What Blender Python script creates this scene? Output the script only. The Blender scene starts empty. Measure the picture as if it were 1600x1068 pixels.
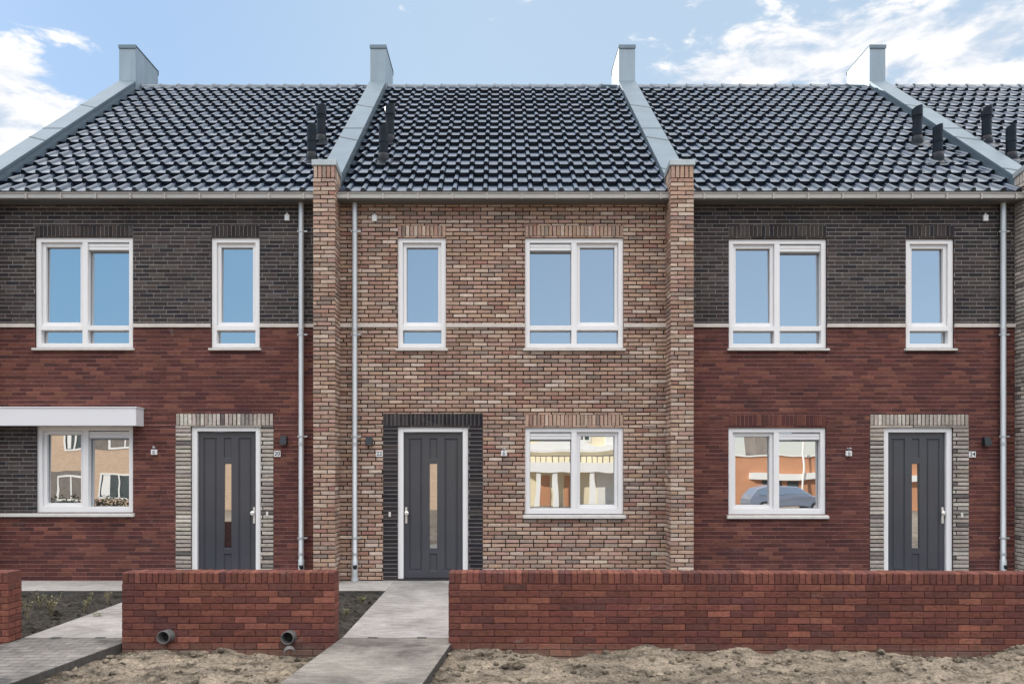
import bpy, math, random
from mathutils import Vector, noise as mnoise
random.seed(7)
sc = bpy.context.scene
COL = sc.collection
R = math.radians

# ------------------------------------------------------------------ geometry of the place
F = 1200.0; CX = 783.0; HY = 728.0; CAM_D = 12.0; CAM_H = 1.78     # focal (px of a 1600 px frame), axis, eye
def wx(px, y=0.0): return (px - CX) * (CAM_D + y) / F
def wz(py, y=0.0): return CAM_H + (HY - py) * (CAM_D + y) / F
def s2l(c):
    c = c / 255.0
    return c / 12.92 if c <= 0.04045 else ((c + 0.055) / 1.055) ** 2.4
def rgb(r, g, b): return (s2l(r), s2l(g), s2l(b), 1.0)

# ------------------------------------------------------------------ materials
def new_mat(name):
    m = bpy.data.materials.new(name); m.use_nodes = True
    nt = m.node_tree; nt.nodes.clear()
    out = nt.nodes.new('ShaderNodeOutputMaterial')
    b = nt.nodes.new('ShaderNodeBsdfPrincipled')
    nt.links.new(b.outputs[0], out.inputs[0])
    return m, nt, b
def nd(nt, t, **kw):
    n = nt.nodes.new(t)
    for k, v in kw.items():
        if k in n.inputs: n.inputs[k].default_value = v
        else: setattr(n, k, v)
    return n
def objco(nt, scale=(1, 1, 1)):
    tc = nt.nodes.new('ShaderNodeTexCoord'); mp = nt.nodes.new('ShaderNodeMapping')
    mp.inputs['Scale'].default_value = scale
    nt.links.new(tc.outputs['Object'], mp.inputs['Vector'])
    return mp.outputs[0]
def noise_node(nt, vec, scale, detail=4, rough=0.6):
    n = nt.nodes.new('ShaderNodeTexNoise')
    n.inputs['Scale'].default_value = scale; n.inputs['Detail'].default_value = detail
    n.inputs['Roughness'].default_value = rough
    nt.links.new(vec, n.inputs['Vector']); return n
def ramp(nt, fac, stops):
    r = nt.nodes.new('ShaderNodeValToRGB')
    cr = r.color_ramp
    while len(cr.elements) < len(stops): cr.elements.new(0.5)
    for e, (p, c) in zip(cr.elements, stops):
        e.position = p; e.color = c if len(c) == 4 else (*c, 1)
    nt.links.new(fac, r.inputs[0]); return r
def mixc(nt, mode, fac, a, b):
    m = nt.nodes.new('ShaderNodeMix'); m.data_type = 'RGBA'; m.blend_type = mode
    for sock, v in ((m.inputs[0], fac), (m.inputs[6], a), (m.inputs[7], b)):
        if isinstance(v, (int, float, tuple)): sock.default_value = v
        else: nt.links.new(v, sock)
    return m.outputs[2]
def bump(nt, b, h, strength, dist):
    n = nt.nodes.new('ShaderNodeBump'); n.inputs['Strength'].default_value = strength
    n.inputs['Distance'].default_value = dist
    nt.links.new(h, n.inputs['Height']); nt.links.new(n.outputs[0], b.inputs['Normal'])

def brick_mat(name, mott=0.5, bmp=0.004, dirt=0.3, rough=0.85):
    m, nt, b = new_mat(name)
    at = nt.nodes.new('ShaderNodeAttribute'); at.attribute_name = 'col'
    v = objco(nt)
    n1 = noise_node(nt, objco(nt, (.7, .7, 2.4)), 24, 6, 0.72)
    r1 = ramp(nt, n1.outputs[0], [(0.25, (1 - mott,) * 3), (0.5, (1,) * 3), (0.75, (1 + mott * 0.6,) * 3)])
    c = mixc(nt, 'MULTIPLY', 1.0, at.outputs['Color'], r1.outputs[0])
    n2 = noise_node(nt, v, 1.1, 4, 0.6)
    r2 = ramp(nt, n2.outputs[0], [(0.3, (1 - dirt, 1 - dirt, 1 - dirt * 0.9)), (0.55, (1, 1, 1)), (0.75, (1 + dirt * 0.35,) * 3)])
    c = mixc(nt, 'MULTIPLY', 1.0, c, r2.outputs[0])
    n5 = noise_node(nt, objco(nt, (1, 1, 1.7)), 2.3, 9, 0.72); n5.inputs['Distortion'].default_value = .6
    r5 = ramp(nt, n5.outputs[0], [(0.62, (0, 0, 0)), (0.78, (.34,) * 3)])
    c = mixc(nt, 'MIX', r5.outputs[0], c, (.42, .38, .36, 1))
    nt.links.new(c, b.inputs['Base Color'])
    b.inputs['Roughness'].default_value = rough
    b.inputs['Specular IOR Level'].default_value = 0.25
    n3 = noise_node(nt, v, 120, 4, 0.7)
    bump(nt, b, n3.outputs[0], 0.55, bmp)
    return m

def splash(m):
    nt = m.node_tree; b = [n for n in nt.nodes if n.type == 'BSDF_PRINCIPLED'][0]
    src = b.inputs['Base Color'].links[0].from_socket
    tc = nt.nodes.new('ShaderNodeTexCoord'); sp = nt.nodes.new('ShaderNodeSeparateXYZ'); nt.links.new(tc.outputs['Object'], sp.inputs[0])
    n = noise_node(nt, tc.outputs['Object'], 7, 6, .75)
    mr = nt.nodes.new('ShaderNodeMapRange'); mr.inputs['From Min'].default_value = .10; mr.inputs['From Max'].default_value = -.14; nt.links.new(sp.outputs[2], mr.inputs['Value'])
    mu = nt.nodes.new('ShaderNodeMath'); mu.operation = 'MULTIPLY'; nt.links.new(mr.outputs[0], mu.inputs[0]); nt.links.new(n.outputs[0], mu.inputs[1])
    r = ramp(nt, mu.outputs[0], [(.18, (0, 0, 0)), (.55, (.55,) * 3)])
    nt.links.new(mixc(nt, 'MIX', r.outputs[0], src, (.20, .165, .13, 1)), b.inputs['Base Color'])
def plain_mat(name, col, rough=0.5, metal=0.0, var=0.1, vscale=6.0, bmp=0.0, bscale=200.0, spec=0.5, stretch=(1, 1, 1), coat=0.0):
    m, nt, b = new_mat(name)
    v = objco(nt, stretch)
    n = noise_node(nt, v, vscale, 5, 0.6)
    r = ramp(nt, n.outputs[0], [(0.28, tuple(c * (1 - var) for c in col[:3])), (0.72, tuple(min(1, c * (1 + var)) for c in col[:3]))])
    nt.links.new(r.outputs[0], b.inputs['Base Color'])
    b.inputs['Roughness'].default_value = rough; b.inputs['Metallic'].default_value = metal
    b.inputs['Specular IOR Level'].default_value = spec
    b.inputs['Coat Weight'].default_value = coat
    if bmp:
        n2 = noise_node(nt, objco(nt), bscale, 3, 0.6); bump(nt, b, n2.outputs[0], 0.5, bmp)
    return m

M = {}
M['brown'] = brick_mat('brown brick', 0.5, 0.006, 0.22)
M['red'] = brick_mat('red brick', 0.5, 0.004, 0.25)
M['dark'] = brick_mat('dark brick', 0.4, 0.004, 0.28)
M['pale'] = brick_mat('pale brick', 0.5, 0.006, 0.3)
M['gardenred'] = brick_mat('garden wall brick', 0.7, 0.006, 0.28, 0.8)
splash(M['gardenred'])
M['white'] = plain_mat('white window paint', (0.80, 0.79, 0.80), 0.38, 0, 0.02, 3, 0)
M['sill'] = plain_mat('pale concrete sill', (0.62, 0.60, 0.57), 0.7, 0, 0.10, 9, 0.001, 250)
M['band'] = plain_mat('pale concrete band', (0.56, 0.51, 0.47), 0.75, 0, 0.14, 5, 0.001, 250)
M['canopy'] = plain_mat('white aluminium panel', (0.72, 0.72, 0.75), 0.45, 0, 0.03, 2, 0, stretch=(0.3, 1, 3))
M['door'] = plain_mat('anthracite door paint', (0.060, 0.064, 0.076), 0.27, 0, 0.08, 1.5, 0)
M['rubber'] = plain_mat('black rubber', (0.012, 0.012, 0.013), 0.6, 0, 0.2, 10)
M['zinc'] = plain_mat('weathered zinc', (0.145, 0.195, 0.235), 0.48, 0.35, 0.10, 2.5, 0.0008, 30)
M['zincdark'] = plain_mat('zinc flashing', (0.15, 0.205, 0.25), 0.5, 0.35, 0.14, 3, 0.001, 30)
M['zinccap'] = plain_mat('light zinc cap', (0.40, 0.44, 0.46), 0.45, 0.3, 0.12, 5)
M['zincblock'] = plain_mat('zinc block cladding', (0.25, 0.31, 0.36), 0.45, 0.35, 0.14, 3, 0.001, 30, stretch=(1, 1, .3))
M['seam'] = plain_mat('dark zinc seam', (0.06, 0.075, 0.085), 0.6, 0.2, 0.2, 6)
M['gutter'] = plain_mat('zinc gutter', (0.40, 0.37, 0.34), 0.42, 0.45, 0.10, 3, 0.0006, 60, stretch=(0.4, 1, 1))
M['pipe'] = plain_mat('zinc downpipe', (0.52, 0.54, 0.56), 0.42, 0.45, 0.12, 3, 0.0006, 40, stretch=(2, 2, 0.4))
M['steel'] = plain_mat('brushed steel', (0.80, 0.79, 0.77), 0.3, 0.6, 0.05, 20)
M['lampblack'] = plain_mat('anthracite lamp', (0.014, 0.019, 0.025), 0.4, 0, 0.1, 20, spec=0.3)
M['plastic'] = plain_mat('white plastic', (0.78, 0.78, 0.80), 0.4, 0, 0.03, 20)
M['greyplastic'] = plain_mat('grey plastic', (0.30, 0.31, 0.32), 0.45, 0, 0.12, 14)
M['ventpipe'] = plain_mat('dark grey vent pipe', (0.007, 0.011, 0.018), 0.33, 0, 0.4, 8, spec=0.2)
M['sewer'] = plain_mat('grey drain pipe', (0.11, 0.107, 0.107), 0.5, 0, 0.35, 14)
M['black'] = plain_mat('dark inside', (0.008, 0.008, 0.009), 0.8, 0, 0.1, 5)
M['ink'] = plain_mat('black digits', (0.015, 0.015, 0.02), 0.5, 0, 0.1, 5)
M['soffit'] = plain_mat('gutter soffit', (0.13, 0.125, 0.12), 0.6, 0, 0.2, 4, stretch=(0.4, 1, 1))
M['twig'] = plain_mat('dry twig', (0.20, 0.17, 0.10), 0.8, 0, 0.3, 30)
M['leaf'] = plain_mat('dull green leaf', (0.19, 0.19, 0.085), 0.7, 0, 0.4, 20)

# glossy black roof tiles
m, nt, b = new_mat('black glazed roof tile')
at = nt.nodes.new('ShaderNodeAttribute'); at.attribute_name = 'col'
nt.links.new(at.outputs['Color'], b.inputs['Base Color'])
b.inputs['Roughness'].default_value = 0.3
b.inputs['Specular IOR Level'].default_value = 0.6; b.inputs['Specular Tint'].default_value = (0.66, 0.83, 1.0, 1); b.inputs['Coat Tint'].default_value = (0.74, 0.87, 1.0, 1)
b.inputs['Coat Weight'].default_value = 0.65; b.inputs['Coat Roughness'].default_value = 0.16
n = noise_node(nt, objco(nt), 9, 5, 0.65); rr = ramp(nt, n.outputs[0], [(0.3, (0.14,) * 3), (0.7, (0.32,) * 3)])
nt.links.new(rr.outputs[0], b.inputs['Roughness'])
n2 = noise_node(nt, objco(nt), 60, 3, 0.6); bump(nt, b, n2.outputs[0], 0.25, 0.003)
M['tile'] = m

# window glass: mirror-like coated double glazing over a dark room
m, nt, b = new_mat('coated window glass')
b.inputs['Base Color'].default_value = (0.02, 0.022, 0.025, 1); b.inputs['Roughness'].default_value = 0.3
gl = nt.nodes.new('ShaderNodeBsdfGlossy'); gl.inputs['Color'].default_value = (0.93, 0.96, 1.0, 1); gl.inputs['Roughness'].default_value = 0.0
gn = noise_node(nt, objco(nt), 2.2, 1, 0.4); gb = nt.nodes.new('ShaderNodeBump'); gb.inputs['Strength'].default_value = 1.0; gb.inputs['Distance'].default_value = 0.0007
nt.links.new(gn.outputs[0], gb.inputs['Height']); nt.links.new(gb.outputs[0], gl.inputs['Normal'])
mx = nt.nodes.new('ShaderNodeMixShader'); mx.inputs[0].default_value = 0.62
out = [x for x in nt.nodes if x.type == 'OUTPUT_MATERIAL'][0]
nt.links.new(b.outputs[0], mx.inputs[1]); nt.links.new(gl.outputs[0], mx.inputs[2]); nt.links.new(mx.outputs[0], out.inputs[0])
M['glass'] = m

def concrete_mat(name, base, dark, dirt=0.5):
    m, nt, b = new_mat(name)
    v = objco(nt)
    n1 = noise_node(nt, v, 1.3, 6, 0.65); n1.inputs['Distortion'].default_value = 0.4
    r1 = ramp(nt, n1.outputs[0], [(0.36, dark), (0.5, tuple((a * .35 + c * .65) for a, c in zip(dark, base))), (0.62, base)])
    n2 = noise_node(nt, v, 45, 5, 0.75)
    r2 = ramp(nt, n2.outputs[0], [(0.3, (0.72,) * 3), (0.7, (1.18,) * 3)])
    c = mixc(nt, 'MULTIPLY', 1.0, r1.outputs[0], r2.outputs[0])
    n4 = noise_node(nt, objco(nt, (1, 3.0, 1)), 5, 6, 0.7)
    r4 = ramp(nt, n4.outputs[0], [(0.35, (0.72, 0.70, 0.68)), (0.6, (1.08,) * 3)])
    c = mixc(nt, 'MULTIPLY', 1.0, c, r4.outputs[0])
    nt.links.new(c, b.inputs['Base Color']); b.inputs['Roughness'].default_value = 0.85
    n3 = noise_node(nt, v, 160, 4, 0.7); bump(nt, b, n3.outputs[0], 0.5, 0.004)
    return m
M['concrete'] = concrete_mat('light path concrete', (0.38, 0.365, 0.36), (0.23, 0.22, 0.215))
M['concretedirty'] = concrete_mat('stained path concrete', (0.28, 0.26, 0.235), (0.085, 0.078, 0.074))
M['blockpaving'] = concrete_mat('stained block paving', (0.27, 0.255, 0.24), (0.10, 0.096, 0.094))
nt = M['blockpaving'].node_tree; b = [n for n in nt.nodes if n.type == 'BSDF_PRINCIPLED'][0]
src = b.inputs['Base Color'].links[0].from_socket
bt = nt.nodes.new('ShaderNodeTexBrick'); bt.inputs['Scale'].default_value = 1.0; bt.inputs['Brick Width'].default_value = .21; bt.inputs['Row Height'].default_value = .105; bt.inputs['Mortar Size'].default_value = .007; bt.inputs['Mortar Smooth'].default_value = .3
bt.inputs['Color1'].default_value = (1, 1, 1, 1); bt.inputs['Color2'].default_value = (.72, .72, .74, 1); bt.inputs['Mortar'].default_value = (.35, .34, .33, 1)
nt.links.new(objco(nt), bt.inputs['Vector']); nt.links.new(mixc(nt, 'MULTIPLY', 1.0, src, bt.outputs[0]), b.inputs['Base Color'])
M['slabedge'] = concrete_mat('dark slab edge', (0.09, 0.085, 0.08), (0.04, 0.038, 0.036))  # side faces of the slabs, darker than their tops
M['paving'] = concrete_mat('kerb strip concrete', (0.42, 0.405, 0.395), (0.32, 0.31, 0.30))

# soil: sandy in front of the garden walls, dark in the beds
m, nt, b = new_mat('dug soil')
at = nt.nodes.new('ShaderNodeAttribute'); at.attribute_name = 'col'
v = objco(nt)
n1 = noise_node(nt, objco(nt, (1, 1.6, 1)), 3.2, 7, 0.7); r1 = ramp(nt, n1.outputs[0], [(0.36, (0.30, 0.29, 0.28)), (0.5, (0.88,) * 3), (0.66, (1.3, 1.27, 1.22))])
n2 = noise_node(nt, v, 38, 6, 0.75); r2 = ramp(nt, n2.outputs[0], [(0.33, (0.35,) * 3), (0.52, (1,) * 3), (0.7, (1.4,) * 3)])
c = mixc(nt, 'MULTIPLY', 1.0, at.outputs['Color'], r1.outputs[0]); c = mixc(nt, 'MULTIPLY', 1.0, c, r2.outputs[0])
nt.links.new(c, b.inputs['Base Color']); b.inputs['Roughness'].default_value = 0.95; b.inputs['Specular IOR Level'].default_value = 0.1
n3 = noise_node(nt, v, 55, 6, 0.75); bump(nt, b, n3.outputs[0], 0.9, 0.03)
M['soil'] = m

# brick texture for faces that are only seen in reflections or from the far side
def brick_tex(name, c1, c2, mortar):
    m, nt, b = new_mat(name)
    tc = nt.nodes.new('ShaderNodeTexCoord'); mp = nt.nodes.new('ShaderNodeMapping'); mp.inputs['Rotation'].default_value = (R(90), 0, 0)
    nt.links.new(tc.outputs['Object'], mp.inputs['Vector'])
    bt = nt.nodes.new('ShaderNodeTexBrick'); bt.inputs['Scale'].default_value = 1.0
    bt.inputs['Color1'].default_value = c1; bt.inputs['Color2'].default_value = c2; bt.inputs['Mortar'].default_value = mortar
    bt.inputs['Brick Width'].default_value = 0.22; bt.inputs['Row Height'].default_value = 0.064; bt.inputs['Mortar Size'].default_value = 0.006
    nt.links.new(mp.outputs[0], bt.inputs['Vector']); nt.links.new(bt.outputs[0], b.inputs['Base Color']); b.inputs['Roughness'].default_value = 0.9
    return m
M['redtex'] = brick_tex('red brick far', rgb(112, 52, 48), rgb(95, 45, 45), rgb(110, 80, 75))
M['tantex'] = brick_tex('tan brick far', (0.60, 0.42, 0.28, 1), (0.50, 0.33, 0.21, 1), (0.6, 0.5, 0.4, 1))
M['terra'] = plain_mat('terracotta render', (0.56, 0.27, 0.14), 0.8, 0, 0.12, 0.8)
M['cream'] = plain_mat('cream render', (0.84, 0.74, 0.52), 0.8, 0, 0.08, 0.6)
M['whitefar'] = plain_mat('white render', (0.82, 0.80, 0.76), 0.7, 0, 0.04, 0.6)
M['greyfar'] = plain_mat('grey brick panel', (0.20, 0.17, 0.145), 0.9, 0, 0.2, 3)
M['hedge'] = plain_mat('dark hedge leaves', (0.045, 0.06, 0.03), 0.8, 0, 0.4, 8)
M['winfar'] = plain_mat('dull far glass', (0.045, 0.06, 0.06), 0.7, 0, 0.5, 1.5)
M['farroof'] = plain_mat('far roof', (0.09, 0.07, 0.06), 0.8, 0, 0.2, 2)
M['carpaint'] = plain_mat('blue grey car paint', (0.20, 0.23, 0.30), 0.35, 0.2, 0.05, 2, coat=0.5)

# ------------------------------------------------------------------ mesh builder
class MB:
    def __init__(s): s.v = []; s.f = []; s.mi = []; s.c = []; s.sm = []
    def add(s, verts, faces, mi=0, col=(1, 1, 1, 1), smooth=False):
        o = len(s.v); s.v += [tuple(p) for p in verts]; s.c += [col] * len(verts)
        for f in faces: s.f.append(tuple(i + o for i in f)); s.mi.append(mi); s.sm.append(smooth)
    def box(s, x0, x1, y0, y1, z0, z1, mi=0, col=(1, 1, 1, 1)):
        v = [(x0, y0, z0), (x1, y0, z0), (x1, y1, z0), (x0, y1, z0), (x0, y0, z1), (x1, y0, z1), (x1, y1, z1), (x0, y1, z1)]
        s.add(v, [(0, 3, 2, 1), (4, 5, 6, 7), (0, 1, 5, 4), (1, 2, 6, 5), (2, 3, 7, 6), (3, 0, 4, 7)], mi, col)
    def quad(s, a, b, c, d, mi=0, col=(1, 1, 1, 1)): s.add([a, b, c, d], [(0, 1, 2, 3)], mi, col)
    def prism(s, prof, x0, x1, mi=0, col=(1, 1, 1, 1)):      # closed (y,z) profile along x
        n = len(prof)
        v = [(x0, p[0], p[1]) for p in prof] + [(x1, p[0], p[1]) for p in prof]
        f = [(i, (i + 1) % n, (i + 1) % n + n, i + n) for i in range(n)]
        f += [tuple(range(n - 1, -1, -1)), tuple(range(n, 2 * n))]
        s.add(v, f, mi, col)
    def tube(s, pts, rad, n=14, cap=True, mi=0, col=(1, 1, 1, 1), smooth=True):
        pts = [Vector(p) for p in pts]
        if isinstance(rad, (int, float)): rad = [rad] * len(pts)
        vs = []
        for i, p in enumerate(pts):
            d = (pts[min(i + 1, len(pts) - 1)] - pts[max(i - 1, 0)])
            if d.length < 1e-9: d = Vector((0, 0, 1))
            d.normalize()
            a = d.orthogonal() if abs(d.z) < 0.99 else Vector((1, 0, 0))
            a = (a - d * a.dot(d)).normalized(); b2 = d.cross(a)
            for k in range(n):
                t = 2 * math.pi * k / n
                vs.append(p + a * math.cos(t) * rad[i] + b2 * math.sin(t) * rad[i])
        fs = [(i * n + k, i * n + (k + 1) % n, (i + 1) * n + (k + 1) % n, (i + 1) * n + k) for i in range(len(pts) - 1) for k in range(n)]
        s.add(vs, fs, mi, col, smooth)
        if cap:
            for i in (0, len(pts) - 1): s.add(vs[i * n:(i + 1) * n], [tuple(range(n))], mi, col)
    def build(s, name, mats, parent=None, bevel=0.0, loc=None):
        me = bpy.data.meshes.new(name)
        me.from_pydata(s.v, [], s.f); 
        if not isinstance(mats, (list, tuple)): mats = [mats]
        for m_ in mats: me.materials.append(m_)
        me.polygons.foreach_set('material_index', s.mi)
        me.polygons.foreach_set('use_smooth', s.sm)
        a = me.attributes.new('col', 'FLOAT_COLOR', 'POINT')
        a.data.foreach_set('color', [x for c in s.c for x in c])
        me.update()
        o = bpy.data.objects.new(name, me); COL.objects.link(o)
        if loc: o.location = loc
        if parent:
            o.parent = parent
            if not loc and parent.type == 'EMPTY' : o.matrix_parent_inverse.identity(); o.location = -Vector(parent.location)
        if bevel:
            b_ = o.modifiers.new('bevel', 'BEVEL'); b_.width = bevel; b_.segments = 2; b_.limit_method = 'ANGLE'; b_.harden_normals = False
        return o
def tag(o, label=None, cat=None, group=None, kind=None):
    if label: o['label'] = label
    if cat: o['category'] = cat
    if group: o['group'] = group
    if kind: o['kind'] = kind
    return o
def empty(name, loc, label, cat, group=None):
    o = bpy.data.objects.new(name, None); o.empty_display_size = 0.2
    o.location = loc; COL.objects.link(o); return tag(o, label, cat, group)
def sub(o, parent):       # part of a part (all meshes are modelled in world coordinates of their house)
    o.parent = parent; o.location = (0, 0, 0); return o

# ------------------------------------------------------------------ bricks
PAL = {
 'brown': ([(184, 142, 120), (174, 128, 106), (198, 160, 134), (208, 180, 156), (164, 116, 94), (182, 134, 120), (160, 138, 122), (134, 114, 104), (214, 194, 174), (160, 96, 82), (192, 148, 114)],
           [5, 4.5, 5, 3.2, 2.6, 2.2, 2.2, 1.8, 1.8, .9, 3], rgb(48, 38, 34)),
 'red': ([(106, 54, 47), (93, 47, 44), (126, 68, 53), (86, 45, 43), (136, 78, 59), (76, 43, 44)], [5, 4, 3, 3, 1.5, 1.5], rgb(150, 108, 102)),
 'dark': ([(65, 58, 56), (54, 48, 48), (78, 69, 66), (66, 58, 58), (44, 42, 48), (86, 80, 79)], [5, 4, 2.5, 2, 2.5, 1], rgb(142, 137, 136)),
 'black': ([(50, 46, 49), (43, 40, 44), (60, 55, 57), (39, 37, 42), (70, 63, 62)], [4, 4, 2, 2, 1], rgb(128, 122, 120)),
 'pale': ([(184, 174, 162), (168, 156, 146), (198, 190, 178), (148, 138, 130), (106, 98, 96), (178, 164, 154)], [5, 4, 3, 2, 1.2, 3], rgb(58, 52, 50)),
 'garden': ([(122, 63, 51), (112, 57, 49), (140, 76, 57), (104, 56, 52), (158, 88, 67), (92, 53, 52), (126, 64, 52)], [5, 4, 3, 2.5, 1.5, 1.5, 4], rgb(100, 62, 60)),
}
SAT = {'brown': (.68, .34), 'red': (.72, .30), 'dark': (.9, .2), 'black': (1, .1), 'pale': (.85, .1), 'garden': (.73, .32)}
def pick(pal, rnd):
    cols, w, _ = PAL[pal]
    c = rnd.choices(cols, w)[0]; k = rnd.uniform(0.93, 1.06); sat, mean = SAT[pal]
    c = [x + (m_ - x) * mean for x, m_ in zip(c, cols[0])]
    l = sum(c) / 3
    return rgb(*[max(0, min(255, (l + (x - l) * sat) * k + rnd.uniform(-1.5, 1.5))) for x in c])
def one_brick(mb, mapf, u0, u1, z0, z1, d, pal, rnd, ch=0.0035, jit=0.0015):
    col = pick(pal, rnd)
    dd = d + rnd.uniform(-jit, jit)
    j = lambda a: rnd.uniform(-a, a)
    e = 0.0026 if pal in ('brown', 'pale') else 0.0014
    q = [(u0 + j(e), z0 + j(e)), (u1 + j(e), z0 + j(e)), (u1 + j(e), z1 + j(e)), (u0 + j(e), z1 + j(e))]
    ins = [(q[0][0] + ch, q[0][1] + ch), (q[1][0] - ch, q[1][1] + ch), (q[2][0] - ch, q[2][1] - ch), (q[3][0] + ch, q[3][1] - ch)]
    v = [mapf(a, z, -0.004) for a, z in q] + [mapf(a, z, dd - ch * 0.8) for a, z in q] + [mapf(a, z, dd + j(jit * 0.6)) for a, z in ins]
    f = [(8, 9, 10, 11)]
    for i in range(4):
        k = (i + 1) % 4
        f.append((i, k, k + 4, i + 4)); f.append((i + 4, k + 4, k + 8, i + 8))
    mb.add(v, f, 0, col)
WILD = {'red': .5, 'dark': .3}
VJ = {'red': .35, 'dark': .65, 'garden': .7}
def minus(ints, a, b):
    out = []
    for x, y in ints:
        if b <= x or a >= y: out.append((x, y)); continue
        if a > x: out.append((x, a))
        if b < y: out.append((b, y))
    return out
def brick_panel(mb, mapf, u0, u1, z0, z1, holes, pal, seed, course=0.064, joint=0.012, L=0.22, d=0.006, zbase=0.0, soldier=False, jit=0.0015, mortar=True, ch=0.0035):
    rnd = random.Random(seed)
    if soldier:
        n = max(1, round((u1 - u0) / course)); w = (u1 - u0) / n
        for i in range(n):
            one_brick(mb, mapf, u0 + i * w + joint / 2, u0 + (i + 1) * w - joint / 2, z0 + joint * .3, z1 - joint * .3, d, pal, rnd, ch, jit)
    else:
        k0 = int(math.floor((z0 - zbase) / course)); k1 = int(math.ceil((z1 - zbase) / course))
        prev = 0
        for k in range(k0, k1):
            off = (0.5 if k % 2 else 0.0) * L + (rnd.choice([0, 0.25, -0.25]) * L if rnd.random() < WILD.get(pal, .1) else rnd.uniform(-.012, .012))
            ca, cb = zbase + k * course + joint / 2, zbase + (k + 1) * course - joint / 2
            ca, cb = max(ca, z0 + 0.001), min(cb, z1 - 0.001)
            if cb - ca < 0.008: continue
            cuts = sorted({ca, cb} | {h[j] for h in holes for j in (2, 3) if ca < h[j] < cb})
            us = [u0]
            u = u0 - (L - off % L)
            while u < u1:
                u += L
                if u0 + 0.03 < u < u1 - 0.03: us.append(u)
            us.append(u1)
            for a, b in zip(cuts[:-1], cuts[1:]):
                if b - a < 0.008: continue
                mid = (a + b) / 2
                for ua, ub in zip(us[:-1], us[1:]):
                    vj = joint / 2 * VJ.get(pal, 1.0)
                    ints = [(ua + (vj if ua > u0 else 0), ub - (vj if ub < u1 else 0))]
                    for h in holes:
                        if h[2] < mid < h[3]: ints = minus(ints, h[0], h[1])
                    for x, y in ints:
                        if y - x > 0.012: one_brick(mb, mapf, x, y, a, b, d, pal, rnd, ch, jit)
    if mortar:
        col = PAL[pal][2]
        us = sorted({u0, u1} | {min(max(h[j], u0), u1) for h in holes for j in (0, 1)})
        zs = sorted({z0, z1} | {min(max(h[j], z0), z1) for h in holes for j in (2, 3)})
        for a, b in zip(us[:-1], us[1:]):
            for c, e in zip(zs[:-1], zs[1:]):
                if b - a < 1e-5 or e - c < 1e-5: continue
                mu, mz = (a + b) / 2, (c + e) / 2
                if any(h[0] < mu < h[1] and h[2] < mz < h[3] for h in holes): continue
                mb.quad(mapf(a, c, 0), mapf(b, c, 0), mapf(b, e, 0), mapf(a, e, 0), 0, col)
def front(yf):            # a wall facing the street at y = yf (mortar plane 6 mm behind it)
    return lambda u, z, d: (u, yf + 0.006 - d, z)
def side(xf, sgn, yf=0.0):          # a wall facing +x (sgn 1) or -x; u is y
    return lambda u, z, d: (xf + sgn * (d - 0.006), u, z)
def topf(zf):             # facing up; u = x, z -> y
    return lambda u, z, d: (u, z, zf + d - 0.006)

# ------------------------------------------------------------------ roof geometry
EY, EZ = -0.10, 5.978       # lower tile edge
RY, RZ = 5.07, 10.165       # ridge
SL = math.hypot(RY - EY, RZ - EZ); CA = (RY - EY) / SL; SA = (RZ - EZ) / SL
def roofp(x, t, h=0.0): return (x, EY + CA * t - SA * h, EZ + SA * t + CA * h)
def roof_t(y): return (y - EY) / CA
TW = 0.2353; NR = 16; TG = SL / NR
PROF = [(0.0, 0.003), (0.012, 0.0), (0.05, -0.001), (0.09, -0.001), (0.136, 0.0), (0.146, 0.006), (0.152, 0.022), (0.161, 0.038), (0.174, 0.046), (0.188, 0.048), (0.202, 0.046), (0.216, 0.038), (0.226, 0.022), (0.234, 0.004), (0.240, -0.003)]
def make_tiles(mb, x0, x1, seed, skip=()):
    rnd = random.Random(seed)
    k0 = math.floor((x0 + 2.133 + 0.186) / TW) - 1
    for r in range(NR):
        k = k0
        while True:
            xs = -2.133 - 0.186 + k * TW; k += 1
            if xs > x1: break
            if xs + 0.240 < x0: continue
            prof = [(xs + u, h) for u, h in PROF]
            cl = []
            for i, (u, h) in enumerate(prof):
                if u < x0 or u > x1:
                    continue
                cl.append((u, h))
            if len(cl) < 3: continue
            t0 = r * TG - 0.0 + rnd.uniform(-.004, .004); t1 = t0 + TG + 0.05
            lift = 0.068 + rnd.uniform(-.006, .006); sk = rnd.uniform(-.006, .006)
            g = rnd.uniform(0.6, 1.5); col = (0.014 * g, 0.020 * g, 0.034 * g, 1)
            n = len(cl)
            lo = [roofp(u + sk, t0, h + lift) for u, h in cl]
            lo2 = [roofp(u + sk, t0 + 0.012, h + lift + 0.004) for u, h in cl]
            hi = [roofp(u, t1, h + 0.004) for u, h in cl]
            mb.add(lo + lo2 + hi, [(i, i + 1, n + i + 1, n + i) for i in range(n - 1)] + [(n + i, n + i + 1, 2 * n + i + 1, 2 * n + i) for i in range(n - 1)], 0, col, True)
            un = [roofp(u + sk, t0 + 0.004, h * 0.9 + lift - 0.056) for u, h in cl]
            mb.add(lo + un, [(i + 1, i, n + i, n + i + 1) for i in range(n - 1)], 0, (0.012, 0.013, 0.016, 1))
            # side cheek of the roll
            mb.add([lo[0], hi[0], un[0]], [(0, 1, 2)], 0, (0.012, 0.013, 0.016, 1))
            mb.add([lo[-1], un[-1], hi[-1]], [(0, 1, 2)], 0, (0.012, 0.013, 0.016, 1))
    # underlay so no light shows through
    mb.quad(roofp(x0, 0.02, -0.02), roofp(x1, 0.02, -0.02), roofp(x1, SL, -0.02), roofp(x0, SL, -0.02), 0, (0.01, 0.01, 0.012, 1))
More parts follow.
